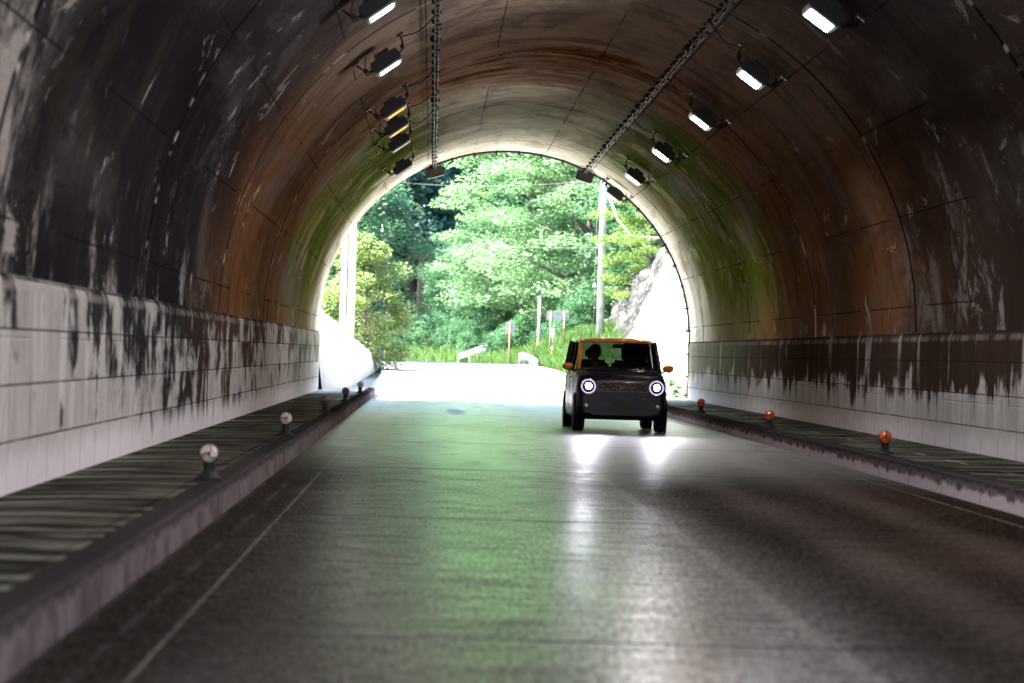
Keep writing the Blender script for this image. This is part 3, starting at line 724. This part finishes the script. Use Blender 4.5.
    m = MB(); m.bbox((0, -.006, .725), (.09, .02, .035), .008); m.build('badge', plain('dull_badge', (.10, .10, .11), .4, .6), t)
    m = MB(); m.box((0, .055, .905), (1.20, .006, .006)); m.bbox((.28, .30, 1.0), (.12, .14, .02), .008); m.build('bonnet_edge', blk, t)
    hl = emit('lit_headlamp', (.88, .84, 1.0), 9.0); ring = emit('lit_headlamp_ring', (.76, .62, 1.0), .16)
    for sg in (-1, 1):
        m = MB(); m.lathe([(.128, .05), (.132, -.012), (.122, -.022), (.114, -.012), (.112, .03)], (sg*.55, .0, .725), 32, 'y'); h = m.build('headlight', chrome, t)
        m = MB(); m.lathe([(.113, -.010), (.113, -.018), (.099, -.018), (.099, -.010)], (sg*.55, 0, .725), 32, 'y'); m.build('light_ring', ring, h)
        m = MB(); m.lathe([(.098, -.012), (.0001, -.008)], (sg*.55, 0, .725), 24, 'y'); m.build('reflector_bowl', blk, h)
        m = MB(); m.lathe([(.0001, -.034), (.036, -.030), (.050, -.020), (.053, -.008)], (sg*.55+.004, -.002, .73), 24, 'y'); m.build('bulb', hl, h)
        m = MB(); m.lathe([(.045, -.02), (.05, 0), (.05, .04)], (sg*.58, -.012, .40), 20, 'y'); m.build('fog_light', M_STEEL, t)
        L = bpy.data.lights.new('headlight_beam', 'SPOT'); L.energy = 7; L.spot_size = R_(46); L.spot_blend = 1.0; L.color = (.93, .88, 1); L.shadow_soft_size = .025
        lo = bpy.data.objects.new('headlight_beam', L); COL.objects.link(lo); lo.parent = h
        lo.location = (sg*.55, -.055, .725); lo.rotation_euler = (R_(-90+1.2)*1, 0, 0)
        lo.rotation_euler = Vector((0, 1, .055)).to_track_quat('Z', 'Y').to_euler()
    return t
car = build_car()

# driver: one skinned body
def skin_body(name, pts, edges, mat, parent, root=0):
    me = bpy.data.meshes.new(name); me.from_pydata([p[:3] for p in pts], edges, []); me.update()
    o = bpy.data.objects.new(name, me); COL.objects.link(o)
    md = o.modifiers.new('skin', 'SKIN'); md.use_smooth_shade = True
    for i, p in enumerate(pts): me.skin_vertices[0].data[i].radius = (p[3], p[4] if len(p) > 4 else p[3])
    me.skin_vertices[0].data[root].use_root = True
    sb = o.modifiers.new('sub', 'SUBSURF'); sb.levels = 2; sb.render_levels = 2
    dg = bpy.context.evaluated_depsgraph_get(); m2 = bpy.data.meshes.new_from_object(o.evaluated_get(dg)); bpy.data.objects.remove(o)
    m2.materials.clear(); m2.materials.append(mat); q = bpy.data.objects.new(name, m2); COL.objects.link(q)
    if parent is not None: q.parent = parent
    return q
pd = thing('person', 'driver behind the wheel of the small dark car, seen as a silhouette', 'person', (2.71, 49.85, .56))
skin = plain('skin', (.35, .20, .14), .55); cloth = plain('dark_shirt', (.035, .03, .03), .9); hairm = plain('black_hair', (.012, .01, .01), .6)
pts = [(0,.05,.05,.15,.11), (0,.08,.25,.14,.10), (0,.06,.42,.165,.105), (0,.04,.53,.075,.07), (0,.02,.58,.05,.055), (0,-.01,.66,.075,.09), (0,-.01,.75,.075,.095), (0,0,.82,.05,.06),
       (-.19,.04,.47,.06), (-.25,-.14,.30,.042), (-.17,-.30,.44,.032), (-.16,-.36,.47,.035),
       (.19,.04,.47,.06), (.25,-.14,.30,.042), (.17,-.30,.46,.032), (.15,-.36,.49,.035),
       (-.10,0,.05,.095), (-.13,-.38,.12,.07), (-.13,-.55,-.18,.05), (.10,0,.05,.095), (.13,-.38,.12,.07), (.13,-.55,-.18,.05)]
ed = [(0,1),(1,2),(2,3),(3,4),(4,5),(5,6),(6,7),(2,8),(8,9),(9,10),(10,11),(2,12),(12,13),(13,14),(14,15),(0,16),(16,17),(17,18),(0,19),(19,20),(20,21)]
bd = skin_body('body', pts, ed, skin, pd)
for hx in (-1, 1):
    for k in range(4):
        pass
m = MB(); m.ell((0, .015, .755), (.098, .115, .115), 20, 14); m.build('hair', hairm, pd)
pts2 = [(p[0], p[1]+.002, p[2], (p[3]+.012), (p[4] if len(p) > 4 else p[3])+.012) for p in (pts[0], pts[1], pts[2], (0,.04,.50,.08,.075), pts[8], pts[9], pts[12], pts[13])]
skin_body('shirt', pts2, [(0,1),(1,2),(2,3),(2,4),(4,5),(2,6),(6,7)], cloth, pd)

# ------------------------------------------------------------------ vegetation
def leaf_cloud(centres, radii, counts, size, flat=.5, rng=RNG, droop=0.0):
    V = []; 
    for c, r, n in zip(centres, radii, counts):
        d = rng.normal(size=(n, 3)); d /= np.linalg.norm(d, axis=1)[:, None]
        rad = rng.random(n)**(1/2.2)
        p = np.array(c) + d*rad[:, None]*np.array(r)
        if droop: p[:, 2] -= droop*(np.hypot(p[:,0]-c[0], p[:,1]-c[1]))**1.3
        nrm = rng.normal(size=(n, 3))*np.array([1, 1, 1.0]); nrm[:, 2] = np.abs(nrm[:, 2]) + flat*2; nrm /= np.linalg.norm(nrm, axis=1)[:, None]
        a = np.cross(nrm, rng.normal(size=(n, 3))); a /= np.linalg.norm(a, axis=1)[:, None]; b = np.cross(nrm, a)
        s = size*(.6+.8*rng.random(n))[:, None]
        q = np.stack([p - a*s, p - b*s*.45, p + a*s, p + b*s*.45], axis=1); V.append(q.reshape(-1, 3))
    return np.concatenate(V)
def leaf_obj(name, V, mat, parent=None, loc=None):
    n = len(V)//4; me = bpy.data.meshes.new(name); me.vertices.add(len(V)); me.vertices.foreach_set('co', V.astype(np.float32).ravel())
    me.loops.add(4*n); me.loops.foreach_set('vertex_index', np.arange(4*n, dtype=np.int32))
    me.polygons.add(n); me.polygons.foreach_set('loop_start', np.arange(0, 4*n, 4, dtype=np.int32)); me.polygons.foreach_set('loop_total', np.full(n, 4, dtype=np.int32))
    me.update(calc_edges=True); me.materials.append(mat)
    o = bpy.data.objects.new(name, me); COL.objects.link(o)
    if parent is not None: o.parent = parent
    if loc is not None: o.location = loc
    return o
L_BRIGHT = leafmat('bright_leaves', (.07, .20, .095), (.16, .30, .16), (.36, .44, .30), scale=.38)  # leaf tones lightened to carry the pale outdoor haze
L_YEL = leafmat('yellow_green_leaves', (.08, .18, .04), (.16, .26, .06), (.28, .34, .14))
L_MID = leafmat('mid_leaves', (.035, .12, .065), (.065, .17, .085), (.11, .22, .11))
L_DARK = leafmat('conifer_needles', (.014, .065, .060), (.025, .085, .075), (.05, .12, .09), trans=.25)  # bluish distance haze put into the needle colour
L_BUSH = leafmat('blossoming_bush_leaves', (.10, .20, .03), (.17, .27, .06), (.75, .62, .54), scale=1.5)
BARK = plain('bark', (.09, .065, .05), .9, scale=6); BARK2 = plain('pale_bark', (.16, .13, .11), .9, scale=6)

def broadleaf(name, label, cat, loc, H, W, mat, seed, nclump=46, per=520, leaf=.10, base=.15, group=None, layered=True):
    rng = np.random.default_rng(seed); rnd = random.Random(seed)
    t = thing(name, label, cat, loc, 0, group)
    m = MB(); m.tube([(0,0,-.5), (.08*H*.1,0,H*.2), (-.1,.1,H*.5), (.1,.0,H*.85)], [H*.028, H*.022, H*.014, H*.004], 10)
    cs, rs, ns = [], [], []
    for i in range(nclump):
        f = (i+.5)/nclump; z = H*(base + (1-base)*f); wmax = W/2*math.sin(math.pi*min(1, .18+.80*f))**.7
        a = i*2.399 + rnd.random()*.7; r = wmax*(.25+.75*rnd.random()**.6)
        c = (r*math.cos(a), r*math.sin(a), z + rnd.uniform(-.04, .04)*H); cs.append(c)
        k = W*.14*rnd.uniform(.7, 1.35)
        rs.append((k*1.3, k*1.3, k*(.32 if layered else .8))); ns.append(int(per*rnd.uniform(.7, 1.3)))
        z0 = max(.1*H, c[2]-.35*r - .2); m.tube([(0, 0, min(z0, H*.8)), (c[0]*.5, c[1]*.5, (z0+c[2])/2+.1), (c[0]*.95, c[1]*.95, c[2])], [H*.007, H*.004, H*.0015], 5, False)
    m.build('trunk', BARK2, t)
    leaf_obj('crown', leaf_cloud(cs, rs, ns, leaf, .6, rng, .12 if layered else 0), mat, t)
    return t
def conifer(name, label, cat, loc, H, W, mat, seed, z0=.24, nb=230, per=190, group=None):
    rng = np.random.default_rng(seed); rnd = random.Random(seed); t = thing(name, label, cat, loc, 0, group)
    m = MB(); m.tube([(0,0,-1), (.05,0,H*.4), (0,.05,H*.98)], [H*.017, H*.012, H*.002], 10); cs, rs, ns = [], [], []
    for i in range(nb):
        f = rnd.random()**1.1; z = H*(z0+(1-z0)*f); R = W/2*(1-f)**.75*rnd.uniform(.45, 1) + .15; a = rnd.random()*6.283
        cs.append((R*math.cos(a)*.7, R*math.sin(a)*.7, z)); k = .35 + W*.10*(1-f); rs.append((k*1.1, k*1.1, k*.75)); ns.append(per)
        if i % 2 == 0: m.tube([(0,0,z), (R*math.cos(a)*.8, R*math.sin(a)*.8, z-.1)], [.04, .012], 5, False)
    for k in range(7):
        z = H*z0*rnd.uniform(.3, 1); a = rnd.random()*6.28; m.tube([(0,0,z), (.9*math.cos(a), .9*math.sin(a), z+.1)], [.03, .008], 5, False)
    m.build('trunk', BARK, t)
    leaf_obj('crown', leaf_cloud(cs, rs, ns, .16, .1, rng, .35), mat, t); return t

def at(px, py, D):        # photograph pixel to a point at distance D along the bore
    dx, dy = px-432, py-352; u = dx + .0297*dy; v = dy - .0297*dx
    return (u*D/F, D, CAMZ - v*D/F)
def gz(x, y): return zground(x, y)

# the big bright tree of the middle, then its neighbours
protos = {}
def put(kind, fn, px, D, label, cat, group=None, rz=0, s=1.0, **kw):
    x = (px-432)*D/F; z = gz(x, D)
    key = kind
    if key not in protos:
        protos[key] = fn(label=label, cat=cat, loc=(x, D, z), group=group, **kw); o = protos[key]
    else:
        o = copy_tree(protos[key]); o.location = (x, D, z); tag(o, label, cat, group)
    o.rotation_euler = (0, 0, rz); o.scale = (s, s, s); return o
FG = 'forest trees beyond the road bend'
put('bright', lambda **k: broadleaf('broadleaf_tree', H=12.5, W=9.5, mat=L_BRIGHT, seed=3, nclump=70, per=620, leaf=.105, base=.12, **k), 528, 140, 'large bright layered broadleaf tree filling the middle of the mouth', 'tree')
put('bright', None, 588, 133, 'bright layered broadleaf tree behind the right utility pole', 'tree', FG, 2.1, .95)
put('mid', lambda **k: broadleaf('broadleaf_tree', H=9, W=7, mat=L_MID, seed=5, nclump=50, per=520, leaf=.11, base=.05, layered=False, **k), 560, 150, 'mid green tree standing behind the two post board', 'tree', FG)
put('mid', None, 505, 152, 'mid green tree low behind the square sign', 'tree', FG, 1.0, .8)
put('mid', None, 620, 142, 'mid green tree just behind the rock nose', 'tree', FG, 2.0, 1.0)
put('mid', None, 450, 168, 'mid green tree at the foot of the dark conifers', 'tree', FG, 3.0, .55)
con = [(407, 176, 'dark conifer with bare trunk, left one of the pair by the bend', .95, 0), (422, 172, 'dark conifer with thick brown trunk, right one of the pair by the bend', 1.05, 1.7)]
for px, D, lb, s, rz in con:
    put('con', lambda **k: conifer('conifer_tree', H=24, W=6.5, mat=L_DARK, seed=9, z0=.23, **k), px, D, lb, 'tree', FG, rz, s)
px_ = [(392, 186), (438, 184), (452, 190), (378, 180), (470, 182), (488, 176), (360, 188), (512, 190), (540, 180), (570, 185), (600, 178), (640, 182), (345, 176), (415, 200), (445, 206), (385, 204), (480, 204), (525, 206), (560, 204), (600, 202), (650, 200)]
for i, (px, D) in enumerate(px_):
    put('con2', lambda **k: conifer('conifer_tree', H=26, W=7.5, mat=L_DARK, seed=19, z0=.04, nb=330, per=170, **k), px, D, 'dark conifer deep in the hillside forest, one of many alike', 'tree', 'dark conifers deep in the hillside forest', i*1.3, .9+.25*((i*37) % 10)/10)
# right, above the slope
put('yel', lambda **k: broadleaf('broadleaf_tree', H=9.5, W=7.5, mat=L_YEL, seed=14, nclump=50, per=520, leaf=.10, base=.05, **k), 648, 112, 'bright leafy tree overhanging the top of the rock slope', 'tree', FG, 5.2, .55)
put('yel', None, 690, 104, 'bright leafy tree on the slope crest nearest the tunnel rim', 'tree', FG, 1.2, .6)
put('mid', None, 665, 124, 'mid green tree rising behind the slope crest', 'tree', FG, .4, .9)
# left bush
def bushf(**k): return broadleaf('bush', H=4.6, W=3.2, mat=L_BUSH, seed=21, nclump=44, per=420, leaf=.07, base=.05, layered=False, **k)
put('bush', bushf, 366, 106, 'light green bush with pink white tips leaning over the left slope', 'bush', None, 0, 1.0)
put('mid', None, 338, 122, 'mid green tree behind the two white posts on the left', 'tree', FG, 2.2, .95)
put('bright', None, 400, 205, 'pale tree high on the hillside above the left pole', 'tree', FG, 2.2, 1.3)
# low shrubs along the bend
shr = [(388, 166), (404, 164), (420, 162), (436, 158), (450, 154), (466, 150), (488, 141), (500, 138), (514, 136), (528, 135), (545, 131), (560, 128), (578, 127), (590, 125), (478, 146)]
for i, (px, D) in enumerate(shr):
    put('shrub', lambda **k: broadleaf('shrub', H=1.5, W=2.3, mat=L_MID, seed=33, nclump=22, per=240, leaf=.06, base=.02, layered=False, **k), px, D, 'low green shrub in the row fringing the far side of the bend', 'shrub', 'low shrubs fringing the bend', i*.9, .75+.5*((i*53) % 10)/10)
# grass on the right verge (stuff) and weeds by the tunnel mouth
def blades(n, region, h, mat, name):
    V = []; rng = np.random.default_rng(4)
    pts = []
    while len(pts) < n:
        x, y = region(rng); pts.append((x, y, zground(x, y)))
    p = np.array(pts); a = rng.random(n)*6.283; hh = h*(.5+rng.random(n)); w_ = .035*(.6+rng.random(n))
    ax = np.stack([np.cos(a)*w_, np.sin(a)*w_, np.zeros(n)], 1); up = np.stack([rng.normal(size=n)*.35*hh, rng.normal(size=n)*.35*hh, hh], 1)
    q = np.stack([p-ax, p+ax, p+ax*.3+up, p-ax*.3+up], 1).reshape(-1, 3)
    o = leaf_obj(name, q, mat); return tag(o, kind='stuff')
L_GRASS = leafmat('verge_grass', (.05, .15, .04), (.09, .20, .05), (.26, .24, .10), scale=.8)
def reg(rng):
    y = 98 + 34*rng.random(); x = xroad(y)+3.45 + 3.6*rng.random()**1.3; return x, y
blades(26000, reg, .34, L_GRASS, 'grass')
def reg2(rng):
    y = 132+34*rng.random(); return xroad(y)+3.4+2.5*rng.random(), y
blades(9000, reg2, .4, L_GRASS, 'grass')
m_w = broadleaf('weed_clump', 'yellow green weeds growing at the foot of the white slope by the mouth', 'weed', (6.35, 79, .2), .45, .5, L_GRASS, 41, 10, 90, .04, .02, None, False)

# ------------------------------------------------------------------ slopes
def slope_mat(rocky):
    g = G('rock_and_concrete' if rocky else 'sprayed_concrete'); Y = g.Y; Z = g.Z
    n = g.noise(g.P, 1.2, 8, .7, .5); f = g.noise(g.P, 7, 6, .7)
    rock = g.mix(g.ss(n, .42, .58), (.02, .021, .021), (.075, .076, .074)); rock = g.mix(g.mul(g.ss(f, .5, .62), .6), rock, (.15, .15, .145))
    con = g.mix(g.ss(f, .3, .7), (.46, .45, .42), (.62, .60, .56))
    st = g.ss(g.noise(g.vec(0.0, g.mul(Y, .55), g.mul(Z, .05)), 1.0, 3, .6), .50 if rocky else .66, .55 if rocky else .7)
    con = g.mix(g.mul(st, .95), con, (.035, .036, .038))
    k = g.ss(g.add(Y, g.mul(g.sub(n, .5), 8)), 103.5, 105) if rocky else 0.0
    return g.bsdf(g.mix(k, con, rock) if rocky else con, .9, .2, 0, g.bump(n, .9, .15))
def Hs(y):
    if y < 105: return 6.5 - (y-74)*.06
    return max(.5, 4.6 - (y-105)*.115 - max(0, y-119)**1.6*.30)
rows = []
for y in np.linspace(73.4, 125, 140):
    H = Hs(y); row = []
    for i in range(33):
        tt = i/32; rk = sstep(101, 108, y)
        d = rk*(.34*math.sin(y*1.7+tt*7)+.28*math.sin(y*3.3-tt*11)+.22*math.sin(y*5.9+tt*19)) + .03*math.sin(y*2+tt*9)
        x = 6.42 + .37*H*tt + d*.55*min(1, tt*4) ; z = zroad(y)-.1 + H*tt + rk*.25*math.sin(y*2.3+tt*5)*tt
        row.append((x, y, z))
    row.append((row[-1][0]+1.6, y, row[-1][2]+.2)); row.append((row[-1][0]+1.0, y, row[-1][2]-4))
    rows.append(row)
m = MB(); m.grid(rows, smooth=True)
m.add(rows[-1], [list(range(len(rows[-1])))])
tag(m.build('rock_slope', slope_mat(True)), 'steep white concrete faced cutting ending in grey rough rock, right of the road', 'slope')
rows = []
for y in np.linspace(73.4, 117, 80):
    H = max(.03, 2.6*(1-(y-73.4)/43.6)); toe = -2.62 + .020*(y-73.4)
    row = []
    for i in range(15):
        tt = i/14; row.append((toe - .16*H*tt + .02*math.sin(y*3+tt*5), y, zroad(y)-.1 + H*tt + .02*math.sin(y*2.1+tt*13)))
    row.append((row[-1][0]-1.4, y, row[-1][2]+.1)); row.append((row[-1][0]-1.0, y, -.5)); rows.append(row)
m = MB(); m.grid(rows, smooth=True); tag(m.build('concrete_slope', slope_mat(False)), 'low sunlit white concrete bank descending beside the left kerb end', 'slope')

# ------------------------------------------------------------------ poles, wires, signs, guardrails
M_POLE = plain('pole_concrete', (.55, .55, .54), .7, scale=3); M_WHITE = plain('white_paint', (.78, .78, .77), .5); M_GREYS = plain('sign_back', (.36, .37, .36), .5, .3)
M_RUST = plain('rusty_post', (.34, .22, .13), .8); M_YEL = plain('yellow_band', (.75, .42, .03), .5)
def pole(px, py0, D, topz, r, label, mat=M_POLE):
    x, y, z = at(px, py0, D); t = thing('utility_pole', label, 'pole', (x, y, z-.4))
    h = topz - z + .4
    MB().tube([(0,0,0), (0,0,h)], [r*1.12, r*.8], 14).build('shaft', mat, t)
    return t, (x, y, z), h
t, p, h = pole(349, 371, 94, 9.5, .125, 'thick white pole on the left bank with a dark pipe on it')
m = MB(); m.tube([(-.18, -.05, 0), (-.18, -.05, h)], .028, 8); m.build('conduit', M_BLACK, t)
for z in (1.2, 2.8, 4.4): m = MB(); m.lathe([(.135, -.02), (.142, 0), (.135, .02)], (0,0,z), 16); m.build('band', M_STEEL, t)
t, p, h = pole(341, 374, 90, 9.0, .085, 'slimmer white pole standing left of the thick white one', M_WHITE)
for z in (1.5, 3.2): m = MB(); m.lathe([(.095, -.02), (.10, 0), (.095, .02)], (0,0,z), 16); m.build('band', M_STEEL, t)
t, p, h = pole(380, 362, 124, 8.6, .12, 'utility pole with crossarm behind the left bush')
TL = Vector((p[0], p[1], 8.2))
m = MB(); m.bbox((.35, 0, h-1.9), (1.5, .09, .09), .01); m.build('crossarm', M_STEEL, t)
for dx in (-.25, .35, .95): m = MB(); m.lathe([(.03,0),(.06,.05),(.03,.09),(.055,.14),(.02,.2)], (dx, 0, h-1.86), 12); m.build('insulator', M_WHITE, t)
m = MB(); m.bbox((.27, 0, h-2.45), (.30, .25, .50), .03); m.build('transformer_box', M_WHITE, t)
m = MB(); m.tube([(0,0,h-.7), (-.5,-.5,h-1.8), (-.75,-.6,h-3.0), (-.4,-.3,h-3.9), (0,0,h-3.6)], .02, 6); m.build('cable_loop', M_WHITE, t)
t, p, h = pole(600, 336, 113, 10.5, .145, 'tall pale utility pole right of the bright tree')
TR = Vector((p[0], p[1], 8.4))
for z in (2.2, 3.6, 5.0): m = MB(); m.lathe([(.15, -.03), (.165, 0), (.15, .03)], (0,0,z+.4), 16); m.build('band', M_STEEL, t)
for z, sx in ((3.9, -.2), (2.3, -.26)): m = MB(); m.bbox((sx, 0, z), (.12, .10, .16), .02); m.build('small_box', M_WHITE, t)
m = MB(); m.tube([(-.26, 0, .6), (-.25, 0, 4.6), (-.12, 0, 6)], .012, 6); m.build('stay', M_STEEL, t)
m = MB(); m.tube([(.1,0,h-3.0), (.5,-.6,h-4.1), (1.0,-1.2,h-4.75), (1.9,-2.5,h-4.85), (3.2,-4,h-4.4)], .045, 8); m.build('hanging_cable', M_WHITE, t)
M_WIRE = plain('wire_sheath', (.10, .10, .10), .6)
def wire(a, b, sag, label):
    a, b = Vector(a), Vector(b)
    m = MB(); m.tube([a.lerp(b, k/16) - Vector((0, 0, sag*4*(k/16)*(1-k/16))) for k in range(17)], .011, 6); tag(m.build('overhead_wire', M_WIRE), label, 'wire', 'overhead wires')
A = at(386, 181, 124); wire((TL.x, 124, A[2]), (TR.x, 113, A[2]-.3), .25, 'upper overhead wire stretched between the left and right utility poles')
A = at(386, 236, 124); wire((TL.x+.1, 124, A[2]), (TR.x, 113, A[2]-.6), .2, 'lower overhead wire crossing in front of the dark conifers')
wire((TL.x-.1, 124, 7.7), (at(351,190,94)[0], 94, 8.2), .3, 'short overhead wire from the left utility pole towards the thick white pole')

def post_sign(px, ybase, ytop, D, w_, h_, label, posts, mat, zoff=0):
    x, y, zb = at(px, ybase, D); zt = at(px, ytop, D)[2]
    t = thing('road_sign', label, 'sign', (x, y, zb))
    for dx, zl in posts: m = MB(); m.tube([(dx, 0, zl-.3), (dx, 0, zt-zb)], .035, 8); m.build('post', M_RUST, t)
    m = MB(); m.bbox((0, .06, zt-zb-h_/2), (w_, .03, h_), .01); m.build('panel', mat, t)
    for zz in (.25, .75): m = MB(); m.bbox((0, .035, zt-zb-h_*zz), (w_*.95, .02, .04), .004); m.build('stiffener', M_STEEL, t)
post_sign(509, 362, 322, 129, .42, .52, 'square grey sign back on a single rusty post beside the bend', [(0, 0)], M_GREYS)
post_sign(557, 352, 311, 119, .90, .36, 'wide grey board back on two rusty posts above the grass', [(-.28, 0), (.26, .3)], M_GREYS)
x, y, z = at(538, 360, 126); t = thing('marker_pole', 'slim grey pole with a yellow band near its foot', 'pole', (x, y, z))
MB().tube([(0,0,-.3), (0,0,2.7)], [.07, .055], 10).build('shaft', M_POLE, t); MB().lathe([(.082,0),(.082,.28)], (0,0,.42), 14).build('band', M_YEL, t)
MB().bbox((0.05,-.02,2.7), (.22,.12,.08), .02).build('cap', M_STEEL, t)
x, y, z = at(553, 336, 118); t = thing('marker_post', 'small white marker between the posts of the board', 'marker', (x, y, z)); MB().bbox((0,0,.12), (.13,.04,.36), .01).build('plate', M_WHITE, t); MB().tube([(0,.03,-.6),(0,.03,.1)], .02, 6).build('post', M_STEEL, t)
x, y, z = at(552, 358, 118); t = thing('marker_post', 'short yellow post in the grass beneath the board', 'marker', (x, y, z)); MB().tube([(0,0,-.2),(0,0,.42)], .04, 8).build('post', M_YEL, t); MB().lathe([(.045,0),(.045,.05)], (0,0,.30), 10).build('band', M_WHITE, t)
M_GUARD = plain('guardrail_paint', (.30, .31, .31), .5)
def guardrail(pts, label):
    P = [Vector(at(*q)) for q in pts]; o = P[0]; t = thing('guardrail', label, 'guardrail', o)
    prof = [(-.15, 0), (-.11, -.04), (-.06, -.045), (0, 0), (.06, -.045), (.11, -.04), (.15, 0)]
    rows = []
    for k in range(25):
        f = k/24*(len(P)-1); i = min(int(f), len(P)-2); p = P[i].lerp(P[i+1], f-i) - o
        rows.append([(p.x, p.y+dy, p.z+dz) for dz, dy in prof])
    m = MB(); m.grid(rows); m.grid([[(a, b+.02, c_) for a, b, c_ in r] for r in rows]); m.build('rail', M_GUARD, t)
    for i, q in enumerate(P):
        p = q-o; m = MB(); m.tube([(p.x, p.y+.06, p.z-.75), (p.x, p.y+.06, p.z+.12)], .06, 10); m.build('post', M_GUARD, t)
guardrail([(459, 356, 142), (470, 353, 140), (487, 347, 138)], 'white guardrail rising to the right past the foot of the conifers')
guardrail([(520, 356.5, 123), (525, 356, 122), (531, 358.5, 121), (537, 363, 119)], 'short white guardrail bending down beside the grass')
# tail of a red marker by the left pole
x, y, z = at(382, 357, 120); t = thing('marker_post', 'tiny red topped marker at the foot of the left utility pole', 'marker', (x, y, z-.25)); MB().tube([(0,0,-.1),(0,0,.22)], .05, 8).build('post', M_WHITE, t); MB().lathe([(.06,0),(.06,.12)], (0,0,.2), 12).build('cap', plain('red_reflector', (.6,.02,.03), .3), t)
# drain pole right of the car at the mouth
x = 6.02; t = thing('drain_pipe', 'thin grey pipe standing beside the right rim of the far mouth', 'pipe', (x, 76, .2)); MB().tube([(0,0,0),(0,0,1.35)], .025, 8).build('pipe', M_STEEL, t); MB().lathe([(.05,0),(.05,.03),(.03,.05)], (0,0,0), 12).build('foot', M_STEEL, t)
